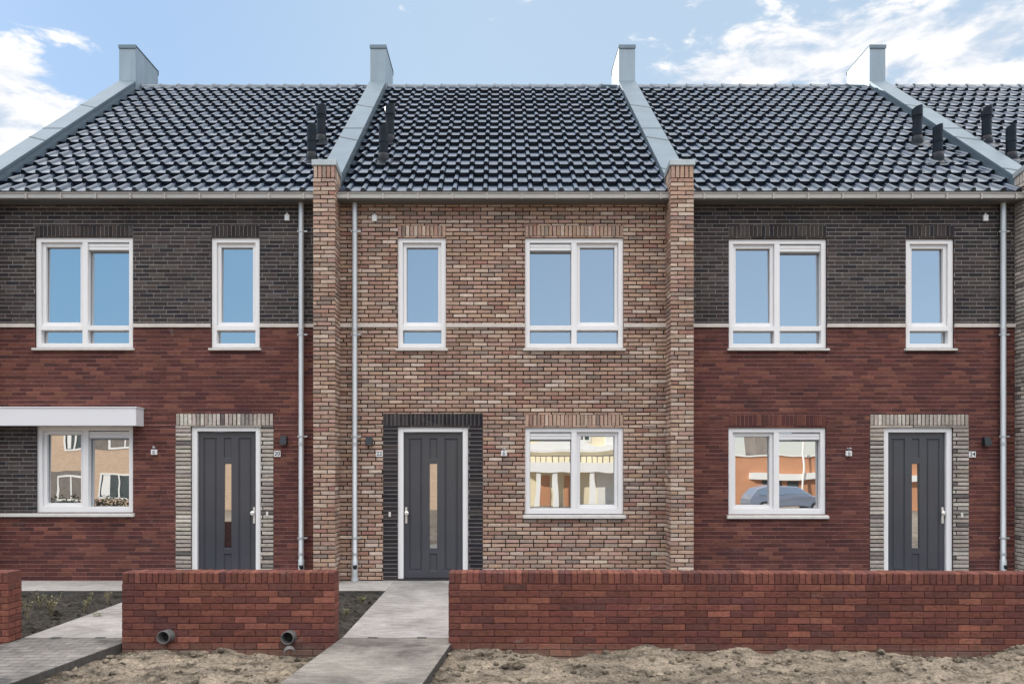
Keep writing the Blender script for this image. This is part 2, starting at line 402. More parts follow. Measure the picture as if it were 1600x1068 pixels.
def make_ridge(mb, x0, x1, seed):
    rnd = random.Random(seed); n = max(1, round((x1 - x0) / 0.38)); w = (x1 - x0) / n
    for i in range(n):
        a = x0 + i * w; b_ = a + w + (0.03 if i < n - 1 else 0); rr = 0.115 + rnd.uniform(-.002, .002)
        vs = []; K = 12
        for x, r_, dz in ((a, rr + 0.012, 0.006), (a + 0.05, rr + .012, 0.006), (a + 0.055, rr, 0.004), (b_, rr - 0.004, 0)):
            for k in range(K + 1):
                t = math.pi * (-0.08 + 1.16 * k / K)
                vs.append((x, RY - math.cos(t) * r_, RZ - 0.035 + dz + math.sin(t) * r_))
        fs = [(j * (K + 1) + k, j * (K + 1) + k + 1, (j + 1) * (K + 1) + k + 1, (j + 1) * (K + 1) + k) for j in range(3) for k in range(K)]
        mb.add(vs, fs, 0, (0.03, 0.032, 0.038, 1), True)
        mb.add(vs[:K + 1], [tuple(range(K + 1))], 0, (0.012, 0.012, 0.014, 1))

def vent_pipe(house_roof, x, t, h, rad=0.079, capped=False):
    b0 = Vector(roofp(x, t, 0.0))
    mb = MB()
    # flashing plate, ball-like foot, pipe, slanted mouth
    p = [roofp(x - .17, t - .24, .075), roofp(x + .17, t - .24, .075), roofp(x + .17, t + .22, .06), roofp(x - .17, t + .22, .06)]
    p2 = [roofp(x - .17, t - .24, .03), roofp(x + .17, t - .24, .03), roofp(x + .17, t + .22, .03), roofp(x - .17, t + .22, .03)]
    mb.add(p + p2, [(0, 1, 2, 3), (4, 5, 1, 0), (5, 6, 2, 1), (7, 4, 0, 3)], 0)
    z0 = b0.z + 0.02
    mb.tube([(x, b0.y, z0 - .1), (x, b0.y, z0 + .03), (x, b0.y, z0 + .10), (x, b0.y, z0 + .14), (x, b0.y, z0 + .15)], [rad * 1.36, rad * 1.3, rad * 1.2, rad * 1.08, rad * 1.02], 20, False)
    n = 22; top = z0 + h
    rows = [(rad, z0 + .1, 0), (rad, top - .16, 0)]
    if capped: rows += [(rad * 1.16, top - .155, 0), (rad * 1.16, top, .35)]
    else: rows += [(rad * 1.02, top - .1, 0), (rad * 1.02, top, .35)]
    rin = rows[-1][0] * .86; rows += [(rin, top, .35), (rin, top - .2, 0)]
    vs = []
    for r_, z, sl in rows:
        for k in range(n):
            a = 2 * math.pi * k / n
            vs.append((x + r_ * math.cos(a), b0.y + r_ * math.sin(a), z + sl * r_ * math.cos(a + 0.6)))
    for j in range(len(rows) - 1):          # each band its own smooth ring so that rims stay crisp
        mb.add(vs[j * n:(j + 2) * n], [(k, (k + 1) % n, n + (k + 1) % n, n + k) for k in range(n)], 0, (1, 1, 1, 1), True)
    mb.add([vs[-n + k] for k in range(n)], [tuple(range(n))], 1)
    for zz in ((z0 + .16, z0 + h * .55) if not capped else (z0 + .16, top - .20)): mb.tube([(x, b0.y, zz), (x, b0.y, zz + .018)], rad * 1.09, 20, True)
    return sub(mb.build('vent_pipe', [M['ventpipe'], M['black']]), house_roof)

# ------------------------------------------------------------------ windows and doors
YF = 0.03                  # front of the window frames behind the brick face
TILT = R(0.62)
def pane_mesh(x0, x1, z0, z1, y, bow=None, tilt=None):
    bow = -min(x1 - x0, z1 - z0) ** 2 / (8 * 110.0) if bow is None else bow
    tilt = TILT if tilt is None else tilt
    mb = MB(); N = 10; vs = []
    for j in range(N + 1):
        for i in range(N + 1):
            a, c = i / N, j / N
            dz = (4 * a * (1 - a)) * (4 * c * (1 - c))
            z = z0 + (z1 - z0) * c
            vs.append((x0 + (x1 - x0) * a, y + bow * dz + (z - (z0 + z1) / 2) * math.tan(tilt), z))
    fs = [(j * (N + 1) + i, j * (N + 1) + i + 1, (j + 1) * (N + 1) + i + 1, (j + 1) * (N + 1) + i) for j in range(N) for i in range(N)]
    mb.add(vs, fs, 0, (1, 1, 1, 1), True); return mb
def ring(mb, x0, x1, z0, z1, w, y0, y1, wb=None, wt=None):
    wb = w if wb is None else wb; wt = w if wt is None else wt
    mb.box(x0, x0 + w, y0, y1, z0, z1); mb.box(x1 - w, x1, y0, y1, z0, z1)
    mb.box(x0 + w, x1 - w, y0 + .0004, y1, z0, z0 + wb); mb.box(x0 + w, x1 - w, y0 + .0004, y1, z1 - wt, z1)
def window(house, px0, px1, py0, py1, layout, transom=None, lower=False, sill=True, sillpx=None):
    x0, x1, z1, z0 = wx(px0, YF), wx(px1, YF), wz(py0, YF), wz(py1, YF)
    w = 0.075; wb = 0.085 if lower else 0.072
    fr = MB(); ring(fr, x0, x1, z0, z1, w, YF, 0.17, wb, 0.07)
    zs = z0 + wb
    xm = None
    if layout != 'narrow':
        xm = (x0 + x1) / 2
        fr.box(xm - .042, xm + .042, YF + .002, .168, zs, z1 - .07)
    if transom:
        zt = wz(transom, YF)
        for a, b_ in (((x0 + w, xm - .042), (xm + .042, x1 - w)) if xm else ((x0 + w, x1 - w),)):
            fr.box(a, b_, YF + .003, .167, zt - .036, zt + .036)
        zlow = (zs, zt - .036); zs = zt + .036
    win = fr.build('window', M['white'], house, bevel=0.004)
    if layout == 'narrow': halves = [('s', x0 + w, x1 - w)]
    else: halves = list(zip(layout, (x0 + w, xm + .042), (xm - .042, x1 - w)))
    zt1 = z1 - .07
    for kind, a, b_ in halves:
        if kind == 's':
            mb = MB(); ring(mb, a + .002, b_ - .002, zs + .002, zt1 - .002, .052, YF + .045, YF + .118, .055, .06)
            sub(mb.build('sash', M['white'], bevel=0.005), win)
            g = (a + .05, b_ - .05, zs + .052, zt1 - .057)
        else:
            mb = MB(); mb.box(a + .003, b_ - .003, YF + .03, YF + .13, zt1 - .115, zt1 - .012)
            mb.box(a + .003, b_ - .003, YF + .022, YF + .06, zt1 - .062, zt1 - .05)
            mb.box(a + .003, b_ - .003, YF + .045, YF + .13, zt1 - .133, zt1 - .120, 1)
            sub(mb.build('vent_grille', [M['white'], M['greyplastic']], bevel=0.003), win)
            g = (a - .002, b_ + .002, zs - .002, zt1 - .13)
        sub(pane_mesh(*g, YF + .1).build('pane', M['glass']), win)
        mb = MB(); ring(mb, g[0] - .001, g[1] + .001, g[2] - .001, g[3] + .001, .012, YF + .088, YF + .1)
        sub(mb.build('gasket', M['greyplastic']), win)
        if transom:
            sub(pane_mesh(a - .002, b_ + .002, zlow[0] - .002, zlow[1] + .002, YF + .1).build('pane', M['glass']), win)
            mb = MB(); ring(mb, a, b_, zlow[0], zlow[1], .012, YF + .088, YF + .1)
            sub(mb.build('gasket', M['greyplastic']), win)
    if sill:
        mb = MB(); sx0 = x0 - .03; sx1 = x1 + .03
        if sillpx is not None: sx0 = sillpx
        h = .065 if lower else .045
        mb.prism([(-.05, z0 - h), (-.05, z0 - .012 - (.008 if lower else 0)), (YF + .03, z0 - .003), (YF + .03, z0 - h)], sx0, sx1)
        if lower:
            mb.box(x0, x1, YF - .012, YF - .0005, z0 - .008, z0 + .006, 1)
        sub(mb.build('sill', [M['sill'], M['greyplastic']], bevel=0.004), win)
    return (x0, x1, z0, z1)
def door(house, px0, px1, py0, hinge_left, handle_dark=False):
    x0, x1 = wx(px0, YF), wx(px1, YF); z1 = wz(py0, YF); z0 = 0.02
    mb = MB(); w = .085
    mb.box(x0, x0 + w, YF, .17, z0, z1); mb.box(x1 - w, x1, YF, .17, z0, z1); mb.box(x0 + w, x1 - w, YF + .0004, .17, z1 - .075, z1)
    df = mb.build('door_frame', M['white'], house, bevel=0.005)
    mb = MB(); mb.box(x0 - .01, x1 + .01, -.03, .19, -.02, z0 - .001)
    sub(mb.build('threshold', M['rubber'], bevel=0.004), df)
    # leaf with two tall recessed panels and a middle column: short panel, glass slot, short panel
    a, b_ = x0 + w + .004, x1 - w - .004; c, e = z0 + .006, z1 - .08
    yl = YF + .05; W = b_ - a
    cm = (a + b_) / 2
    cols = [(a + .075, a + .285), (cm - .06, cm + .06), (b_ - .285, b_ - .075)]
    zt = e - .095; zb = c + .105
    gz0, gz1 = wz(856, yl), wz(724, yl)
    holes = [(cols[0][0], cols[0][1], zb, zt), (cols[2][0], cols[2][1], zb, zt),
             (cols[1][0], cols[1][1], gz1 + .085, zt), (cols[1][0], cols[1][1], zb, gz0 - .085), (cols[1][0], cols[1][1], gz0, gz1)]
    mb = MB()
    us = sorted({a, b_} | {h[j] for h in holes for j in (0, 1)}); zs = sorted({c, e} | {h[j] for h in holes for j in (2, 3)})
    for u0, u1 in zip(us[:-1], us[1:]):
        for q0, q1 in zip(zs[:-1], zs[1:]):
            if any(h[0] < (u0 + u1) / 2 < h[1] and h[2] < (q0 + q1) / 2 < h[3] for h in holes): continue
            mb.quad((u0, yl, q0), (u1, yl, q0), (u1, yl, q1), (u0, yl, q1))
    for i, h in enumerate(holes):
        r = .018 if i < 4 else .035; s_ = .012 if i < 4 else .004
        o_ = [(h[0], yl, h[2]), (h[1], yl, h[2]), (h[1], yl, h[3]), (h[0], yl, h[3])]
        n_ = [(h[0] + s_, yl + r, h[2] + s_), (h[1] - s_, yl + r, h[2] + s_), (h[1] - s_, yl + r, h[3] - s_), (h[0] + s_, yl + r, h[3] - s_)]
        mb.add(o_ + n_, [(j, (j + 1) % 4, (j + 1) % 4 + 4, j + 4) for j in range(4)])
        if i < 4:
            p0, p1, r0, r1 = h[0] + s_, h[1] - s_, h[2] + s_, h[3] - s_
            if i < 2:
                # raised field with shallow groove round it
                mb.add([(p0, yl + r, r0), (p1, yl + r, r0), (p1, yl + r, r1), (p0, yl + r, r1), (p0 + .014, yl + r, r0 + .014), (p1 - .014, yl + r, r0 + .014), (p1 - .014, yl + r, r1 - .014), (p0 + .014, yl + r, r1 - .014),
                        (p0 + .02, yl + .008, r0 + .02), (p1 - .02, yl + .008, r0 + .02), (p1 - .02, yl + .008, r1 - .02), (p0 + .02, yl + .008, r1 - .02)],
                       [(0, 1, 5, 4), (1, 2, 6, 5), (2, 3, 7, 6), (3, 0, 4, 7), (4, 5, 9, 8), (5, 6, 10, 9), (6, 7, 11, 10), (7, 4, 8, 11), (8, 9, 10, 11)])
            else: mb.quad(*n_)
    mb.box(a, b_, yl + .045, yl + .06, c, e)
    for u0, u1, q0, q1 in ((a, a + .002, c, e), (b_ - .002, b_, c, e)): mb.box(u0, u1, yl + .001, yl + .045, q0, q1)
    leaf = mb.build('door', M['door'], house)
    mb2 = pane_mesh(cols[1][0] + .003, cols[1][1] - .003, gz0 + .003, gz1 - .003, yl + .03, 0.0, R(.75))
    sub(mb2.build('pane', M['glass']), leaf)
    # handle: long back plate with a round knob and a lever stub
    hx = a + .035 if hinge_left else b_ - .035
    dr = 1 if hinge_left else -1
    mb = MB(); mb.box(hx - .017, hx + .017, yl - .012, yl - .0005, wz(817, yl), wz(792, yl))
    zk = wz(801, yl)
    mb.tube([(hx, yl - .012, zk), (hx, yl - .05, zk)], .011, 12, False)
    mb.tube([(hx + dr * .012, yl - .038, zk), (hx + dr * .012, yl - .05, zk), (hx + dr * .012, yl - .068, zk), (hx + dr * .012, yl - .074, zk)], [.022, .036, .034, .02], 18, True)
    mb.tube([(hx, yl - .0005, zk - .11), (hx, yl - .022, zk - .11)], .013, 12, True)
    sub(mb.build('handle', M['steel'], bevel=0.002), leaf)
    return (x0, x1, -0.02, z1)

# ------------------------------------------------------------------ party walls (pillar, zinc-clad upstand, block at the ridge)
PIL = 0.36; ZPT = 6.335
def party_wall(house, xa, xb, pal, seed, left_bricks=True, right_bricks=True):
    mb = MB(); mat = M['brown'] if pal == 'brown' else M['pale']
    L = 0.22
    zs = ZPT - .19
    for yf_, z0, z1, sold in ((-PIL, -0.1, zs, False), (-PIL, zs, ZPT, True)):
        brick_panel(mb, front(yf_), xa, xb, z0, z1, [], pal, seed, joint=.014, d=.010, soldier=sold, L=L)
    for xf, sg in ((xb, 1), (xa, -1)):
        mp = side(xf, sg)
        mp2 = (lambda u, z, d, mp=mp: mp(u, z, d))
        brick_panel(mb, mp2, -PIL + .008, 0.02, -0.1, zs, [], pal, seed + 5 + sg, joint=.014, d=.010)
        brick_panel(mb, mp2, -PIL + .008, 0.02, zs, ZPT - .005, [], pal, seed + 9 + sg, joint=.014, d=.010, soldier=True)
    pw = mb.build('party_wall', mat, house)
    # level cap on the pillar, falling a little to the back
    mb = MB(); o = .022
    za, zb_ = ZPT + .085, ZPT + .02
    v = []
    for y, zt in ((-PIL - o, za), (.02, zb_)):
        v += [(xa - o, y, zt - .085), (xb + o, y, zt - .085), (xb + o, y, zt), (xa - o, y, zt)]
    mb.add(v, [(0, 1, 2, 3), (5, 4, 7, 6), (3, 2, 6, 7), (1, 5, 6, 2), (4, 0, 3, 7), (0, 4, 5, 1)])
    sub(mb.build('pillar_cap', M['zinccap'], bevel=0.004), pw)
    # sloping upstand: side flashing and coping
    yb = 4.74
    z_a, z_b = 6.34, wz(126, yb)
    mb = MB()
    lowa = EZ - .1; 
    prof = [(0.022, lowa), (0.022, z_a - .05), (yb, z_b - .05), (yb, RZ - .6)]
    mb.prism(prof, xa + .012, xb - .012)
    sub(mb.build('side_flashing', M['zincdark']), pw)
    mb = MB()
    sl = (z_b - z_a) / (yb - .022)
    prof = [(0.024, z_a - .055), (yb, z_b - .055), (yb, z_b), (0.024, z_a)]
    mb.prism(prof, xa - .012, xb + .012)
    rnd = random.Random(seed)
    for k, yy in enumerate((0.25, 1.55, 1.95, 3.2)):
        dy = .17 if k != 2 else 0.0          # slanted seams
        zz = z_a + sl * (yy - .024)
        a_ = (xa - .013, yy, zz); b2 = (xb + .013, yy - dy, zz - sl * dy)
        h = .008; w_ = .026
        v = [(a_[0], a_[1], a_[2] - .001), (b2[0], b2[1], b2[2] - .001), (b2[0], b2[1] + w_, b2[2] + w_ * sl), (a_[0], a_[1] + w_, a_[2] + w_ * sl)]
        v2 = [(p[0], p[1], p[2] + h) for p in v]
        mb.add(v + v2, [(4, 5, 6, 7), (0, 1, 5, 4), (1, 2, 6, 5), (2, 3, 7, 6), (3, 0, 4, 7)], 1)
    sub(mb.build('coping', [M['zinc'], M['seam']], bevel=0.003), pw)
    # block at the ridge: upright front, top falling to the back
    mb = MB(); ye = yb + 1.09; zt = wz(72, yb); zt2 = wz(112, ye)
    prof = [(yb - .004, z_b - .2), (yb - .004, zt), (yb + .10, zt), (ye, zt2), (ye, RZ - .9)]
    mb.prism(prof, xa - .004, xb + .004)
    blk = sub(mb.build('ridge_block', M['zincblock']), pw)
    mb = MB()
    # cap with lip over front, slope and rear corner
    pr = [(yb - .022, zt - .055), (yb - .022, zt + .02), (yb + .105, zt + .02), (ye + .018, zt2 + .018), (ye + .018, zt2 - .09), (ye + .003, zt2 - .09), (ye + .003, zt2 + .001), (yb + .10, zt + .002), (yb - .006, zt + .002), (yb - .006, zt - .055)]
    mb.prism(pr, xa - .016, xb + .016)
    sub(mb.build('block_cap', M['zinc']), pw)
    return pw

# ------------------------------------------------------------------ gutters and downpipes
def gutter(house, x0, x1):
    mb = MB(); yf = -.26; zb = 5.87; zt = wz(300.5, yf)
    prof = [(yf, zb + .008), (yf, zt - .018), (yf - .014, zt - .014), (yf - .016, zt), (yf - .004, zt + .004), (yf + .008, zt - .006), (yf + .008, zb + .02), (-.015, zb + .02), (-.015, EZ - .02), (-.003, EZ - .02), (-.003, zb), (yf + .012, zb)]
    n = len(prof)
    # open profile shell
    mb.prism(prof, x0, x1)
    g = mb.build('gutter', [M['gutter']], house)
    x = x0 + .18
    while x < x1:
        mb = MB()
        mb.prism([(yf - .018, zt - .02), (yf - .018, zb - .008), (-.03, zb - .008), (-.03, zb - .0015), (yf - .0025, zb - .0015), (yf - .0025, zt - .02)], x - .012, x + .012)
        sub(mb.build('bracket', [M['gutter']]), g)
        x += .53
    mb = MB(); mb.box(x0 + .002, x1 - .002, yf + .02, -.004, zb - .0135, zb - .0085)
    sub(mb.build('soffit', [M['soffit']]), g)
    return g
def downpipe(house, px, ytop=5.868):
    y = -.075; x = wx(px, y); r = .041
    mb = MB()
    mb.tube([(x, y, .02), (x, y, .33), (x, y, .34), (x, y, ytop)], [r * 1.18, r * 1.18, r, r], 20, False)
    mb.tube([(x, y, .0), (x, y, .05)], [r * 1.5, r * 1.35], 20, True)
    mb.tube([(x, y, .40), (x, y, .44)], [r * 1.1, r * 1.1], 20, True)
    for z in (3.86, 2.1): mb.tube([(x, y, z), (x, y, z + .05)], [r * 1.07, r * 1.07], 20, True)
    dp = mb.build('downpipe', M['pipe'], house)
    # leaf-catcher mouth low on the pipe
    mb = MB(); mb.tube([(x + .01, y - r * .55, .20), (x + .012, y - r * 1.35, .245)], [r * .72, r * .8], 16, True)
    sub(mb.build('leaf_trap', M['black']), dp)
    for py in (361.5, 522.5, 681.5, 840):
        z = wz(py, y); mb = MB()
        mb.tube([(x, y, z - .014), (x, y, z + .014)], r * 1.16, 20, True)
        mb.box(x + r * .8, x + r * 2.0, y - .008, y + .008, z - .010, z + .010)
        mb.tube([(x + r * 2.0, y - .012, z), (x + r * 2.0, .0, z)], .013, 10, True)
        mb.box(x - r * 1.5, x - r * .8, y - .006, y + .006, z - .009, z + .009)
        sub(mb.build('clip', M['pipe']), dp)
    return dp

# ------------------------------------------------------------------ houses
BAND = (wz(511.5), wz(505.8))
TOPZ = 5.95
def lintel(house, x0, x1, py0, py1, pal, mat, seed):
    mb = MB(); brick_panel(mb, front(-.0), x0, x1, wz(py1), wz(py0), [], pal, seed, course=.0625, joint=.011, d=.009, soldier=True)
    return mb.build('lintel', mat, house)
def band_piece(house, x0, x1):
    mb = MB(); mb.box(x0, x1, -.03, .03, *BAND); return mb.build('stone_band', M['band'], house, bevel=.003)

def house(name_lbl, x0, x1, style, seed):
    """x0,x1: inside faces of the two party walls"""
    h = empty('terraced_house', ((x0 + x1) / 2, 0, 0), name_lbl, 'house', None)
    return h
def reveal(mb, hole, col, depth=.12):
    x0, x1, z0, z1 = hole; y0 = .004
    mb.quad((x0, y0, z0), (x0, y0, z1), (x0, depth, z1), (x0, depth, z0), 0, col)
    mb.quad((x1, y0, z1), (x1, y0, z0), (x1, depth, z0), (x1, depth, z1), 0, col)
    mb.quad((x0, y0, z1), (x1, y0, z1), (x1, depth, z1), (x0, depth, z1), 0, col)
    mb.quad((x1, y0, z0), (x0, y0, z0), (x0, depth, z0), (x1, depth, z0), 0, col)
def roof(h, x0, x1, seed):
    mb = MB(); make_tiles(mb, x0, x1, seed)
    rf = mb.build('roof', M['tile'], h)
    mb = MB(); make_ridge(mb, x0, x1, seed); sub(mb.build('ridge_tiles', M['tile']), rf)
    # far slope
    mb = MB(); mb.add([(x0, RY, RZ), (x1, RY, RZ), (x1, 2 * RY + .3, EZ), (x0, 2 * RY + .3, EZ)], [(0, 1, 2, 3)])
    sub(mb.build('rear_slope', M['farroof']), rf)
    mb = MB(); mb.quad((x0, 2 * RY, 0), (x1, 2 * RY, 0), (x1, 2 * RY, EZ + .2), (x0, 2 * RY, EZ + .2)); mb.build('rear_wall', M['redtex'], h)
    return rf

P0 = (-8.32, -7.97); P1 = (-2.847, -2.518); P2 = (2.572, 2.917); P3 = (8.03, 8.37)

def build_house(label, x0, x1, st):
    h = empty('terraced_house', ((x0 + x1) / 2, 0, 0), label, 'house', 'houses of the terrace')
    sd = st['seed']
    wins = []
    for w_ in st['windows']:
        wins.append(window(h, *w_['r'], w_['lay'], w_.get('tr'), w_.get('low', False), True, w_.get('sillx')))
    d = door(h, *st['door'][:3], st['door'][3])
    holes = [(a, b, c, e) for a, b, c, e in wins]
    holes_d = (d[0], d[1], d[2], d[3])
    # surround
    sx0, sx1, sz = wx(st['sur'][0]), wx(st['sur'][1]), wz(st['sur'][2])
    lint = []
    for w_, r_ in zip(st['windows'], wins):
        py = (352.4, 369) if not w_.get('low') else (647.5, 665)
        if w_.get('nolintel'): continue
        lint.append((r_[0], r_[1], wz(py[1]), wz(py[0])))
    sur_hole = (sx0, sx1, -0.02, sz)
    allh = holes + lint + [sur_hole] + st.get('extra_holes', [])
    bandh = (x0, x1, BAND[0] + .002, BAND[1] - .002)
    if st['style'] == 'brown':
        mb = MB(); brick_panel(mb, front(0), x0, x1, -.1, TOPZ, allh + [bandh], 'brown', sd, joint=.015, d=.011, jit=.002, ch=.005)
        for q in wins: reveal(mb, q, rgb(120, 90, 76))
        mb.build('wall', M['brown'], h)
        lp, lm, sp, sm = 'brown', M['brown'], 'black', M['dark']
    else:
        mb = MB(); brick_panel(mb, front(0), x0, x1, -.1, BAND[0] + .002, allh, 'red', sd, joint=.010, d=.005)
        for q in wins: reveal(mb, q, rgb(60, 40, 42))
        mb.build('lower_wall', M['red'], h)
        mb = MB(); brick_panel(mb, front(0), x0, x1, BAND[1] - .002, TOPZ, allh, 'dark', sd + 1, joint=.011, d=.0045)
        mb.build('upper_wall', M['dark'], h)
        lp, lm, sp, sm = 'dark', M['dark'], 'pale', M['pale']
    for i, l in enumerate(lint):
        low = l[3] < 3
        p_, m_ = (lp, lm) if not (low and st['style'] != 'brown') else ('red', M['red'])
        mb = MB(); brick_panel(mb, front(0), *l, [], p_, sd + 20 + i, course=.0625, joint=.011, d=.011 if p_ == 'brown' else .009, soldier=True)
        mb.build('lintel', m_, h)
    mb = MB(); zso = wz(664.5)
    brick_panel(mb, front(-.004), sx0, sx1, zso, sz, [], sp, sd + 30, course=.0625, joint=.010 if sp == 'black' else .014, d=.006 if sp == 'black' else .011, soldier=True)
    brick_panel(mb, front(-.004), sx0, sx1, -.1, zso, [holes_d], sp, sd + 31, joint=.012 if sp == 'black' else .017, d=.005 if sp == 'black' else .011, L=.9)
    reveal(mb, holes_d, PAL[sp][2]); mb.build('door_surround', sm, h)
    # stone band between the windows
    cuts = sorted([(q[0] - .004, q[1] + .004) for q in wins if q[2] < BAND[0] < q[3]])
    xs = x0 + .002
    for a, b in cuts + [(x1 - .002, None)]:
        if a - xs > .02: band_piece(h, xs, a)
        xs = b
    gutter(h, x0 + .004, x1 - .004)
    if st.get('dp'): downpipe(h, st['dp'])
    rf = roof(h, x0, x1, sd)
    for (x, t, hh, cap) in st['vents']: vent_pipe(rf, x, t, hh, capped=cap)
    # dark room behind the frames keeps daylight from leaking through
    return h

left_wall_x = P0[1]
cx0, cx1 = P0[1], wx(57.5, 0)     # dark brick panel beside the ground-floor window of number 20
panel = (cx0, cx1, wz(801), wz(664))
H20 = build_house('left house of dark and red brick with white canopy over its window', P0[1], P1[0], dict(
    style='red', seed=11,
    windows=[dict(r=(56.5, 209, 371.3, 543.3), lay='sf', tr=512), dict(r=(331, 406.5, 372, 543.5), lay='narrow', tr=512),
             dict(r=(58, 209, 665.5, 800), lay='sf', low=True, nolintel=True, sillx=P0[1] + .002)],
    door=(299.5, 408, 666, False), sur=(274.7, 427.3, 646), dp=470.7,
    extra_holes=[panel], vents=[(-3.25, 2.55, .66, True), (-3.23, 1.55, .6, False)]))
mb = MB(); brick_panel(mb, front(0), *panel, [], 'dark', 77, joint=.011, d=.0045); mb.build('dark_brick_panel', M['dark'], H20)
mb = MB(); yq = -.255; xq = wx(212.5, yq); zq0, zq1 = wz(664.4, yq), wz(637, yq)
mb.box(P0[1] + .003, xq, yq, .0, zq0, zq1); mb.box(P0[1] + .003, xq + .012, yq - .01, -.001, zq1 + .0005, zq1 + .018)
mb.box(xq - .02, xq + .001, yq - .002, yq - .0003, zq0, zq1)
mb.build('canopy', M['canopy'], H20, bevel=.004)
party_wall(H20, *P0, 'pale', 301)
# end gable towards the left
mb = MB(); mb.add([(P0[0] + .02, -PIL + .05, -.1), (P0[0] + .02, 2 * RY, -.1), (P0[0] + .02, 2 * RY, EZ - .3), (P0[0] + .02, RY, RZ - .3), (P0[0] + .02, -PIL + .05, EZ - .25)], [(0, 1, 2, 3, 4)])
mb.build('gable_wall', M['redtex'], H20)

H22 = build_house('middle house of mottled brown brick with black brick round the door and two brick pillars', P1[1], P2[0], dict(
    style='brown', seed=22,
    windows=[dict(r=(621.8, 697, 372, 544), lay='narrow', tr=512), dict(r=(820.3, 973.7, 372.2, 544), lay='fs', tr=512),
             dict(r=(820.3, 973.7, 667.6, 802.6), lay='fs', low=True)],
    door=(621.8, 731.5, 667, True), sur=(598.5, 754.5, 646), dp=554.2,
    vents=[(-2.01, 2.55, .67, True), (-2.0, 1.5, .6, False)]))
party_wall(H22, *P1, 'brown', 401); party_wall(H22, *P2, 'brown', 501)

H24 = build_house('right house of dark over red brick, pale brick round its door, without canopy', P2[1], P3[0], dict(
    style='red', seed=33,
    windows=[dict(r=(1138, 1290.5, 374, 544), lay='sf', tr=513), dict(r=(1414, 1489, 374, 544), lay='narrow', tr=513),
             dict(r=(1137.5, 1289.5, 668, 803), lay='sf', low=True)],
    door=(1379.5, 1487.5, 667.5, False), sur=(1359.4, 1513.3, 647), dp=1567.5,
    vents=[(7.5, 2.5, .66, True), (7.45, 1.55, .6, False)]))
# the next house of the row, only its roof and pillar are in the picture
H26 = empty('terraced_house', (11, 0, 0), 'house cut off by the right edge, only tiled roof and pale brick pillar seen', 'house', 'houses of the terrace')
party_wall(H26, *P3, 'pale', 601)
rf = roof(H26, P3[1], 13.4, 44)
vent_pipe(rf, 8.75, 2.5, .66, capped=True); vent_pipe(rf, 8.70, 1.55, .6)
mb = MB(); brick_panel(mb, front(0), P3[1], 13.4, -.1, TOPZ, [], 'brown', 45, joint=.015, d=.011); mb.build('wall', M['brown'], H26)
gutter(H26, P3[1] + .004, 13.4)

# ------------------------------------------------------------------ small things fixed to the fronts
def wall_lamp(px, py, label):
    x, z = wx(px), wz(py)
    o = empty('wall_lamp', (x, 0, z), label, 'lamp', 'wall lamps beside the doors')
    mb = MB(); v = []
    for zz, w, d in ((-.07, .056, .105), (.066, .045, .06)):
        v += [(-w, -.004, zz), (w, -.004, zz), (w, -d, zz), (-w, -d, zz)]
    mb.add(v, [(3, 2, 1, 0), (4, 5, 6, 7), (0, 1, 5, 4), (1, 2, 6, 5), (2, 3, 7, 6), (3, 0, 4, 7)])
    c = mb.build('lamp_housing', M['lampblack'], o, bevel=.004, loc=(0, 0, 0))
    mb = MB(); mb.box(-.03, .03, -.085, -.03, -.073, -.0705); mb.build('lens', M['plastic'], o, loc=(0, 0, 0))
    mb = MB(); mb.box(-.04, .04, -.0045, .002, -.05, .05); mb.build('mounting_plate', M['rubber'], o, loc=(0, 0, 0))
wall_lamp(444.5, 687.3, 'anthracite wedge-shaped wall lamp on red brick above the number 20 plate')
wall_lamp(577.5, 687.8, 'anthracite wedge-shaped wall lamp on brown brick above the number 22 plate')
wall_lamp(1539, 689, 'anthracite wedge-shaped wall lamp on red brick above the number 24 plate')
def text_mesh(txt, size):
    cu = bpy.data.curves.new('digits', 'FONT'); cu.body = txt; cu.size = size; cu.align_x = 'CENTER'; cu.align_y = 'CENTER'; cu.extrude = .0008
    cu.offset = 0.0016
    ob = bpy.data.objects.new('digits', cu); COL.objects.link(ob)
    dg = bpy.context.evaluated_depsgraph_get(); me = bpy.data.meshes.new_from_object(ob.evaluated_get(dg))
    bpy.data.objects.remove(ob); bpy.data.curves.remove(cu); return me
def number_plate(px, py, txt, label):
    x, z = wx(px, -.015), wz(py, -.015)
    o = empty('house_number', (x, 0, z), label, 'house number', 'house number plates')
    mb = MB(); mb.box(-.051, .051, -.017, -.006, -.046, .046); mb.build('plate', M['plastic'], o, bevel=.002, loc=(0, 0, 0))
    me = text_mesh(txt, .088); me.materials.append(M['ink']); me.name = 'digits'
    d = bpy.data.objects.new('digits', me); COL.objects.link(d); d.parent = o; d.location = (0, -.0182, 0); d.rotation_euler = (R(90), 0, 0)
number_plate(433.2, 708.4, '20', 'small white square plate with black number 20 on red brick')
number_plate(592.6, 708.4, '22', 'small white square plate with black number 22 on brown brick')
number_plate(1519.5, 709.4, '24', 'small white square plate with black number 24 on red brick')
def sensor(px, py, label):
    x, z = wx(px, -.02), wz(py, -.02)
    o = empty('outdoor_sensor', (x, 0, z), label, 'sensor', 'white sensor boxes under the gutter')
    mb = MB(); mb.box(-.037, .037, -.035, -.0, -.052, .045); mb.build('housing', M['plastic'], o, bevel=.006, loc=(0, 0, 0))
    mb = MB(); mb.tube([(0, -.018, .045), (0, -.018, .07)], .012, 10, True); mb.build('cable_gland', M['plastic'], o, loc=(0, 0, 0))
sensor(448.5, 339.5, 'small white sensor box under the gutter on dark brick of the left house')
sensor(585, 340.5, 'small white sensor box under the gutter on brown brick of the middle house')
sensor(1540, 340, 'small white sensor box under the gutter on dark brick of the right house')
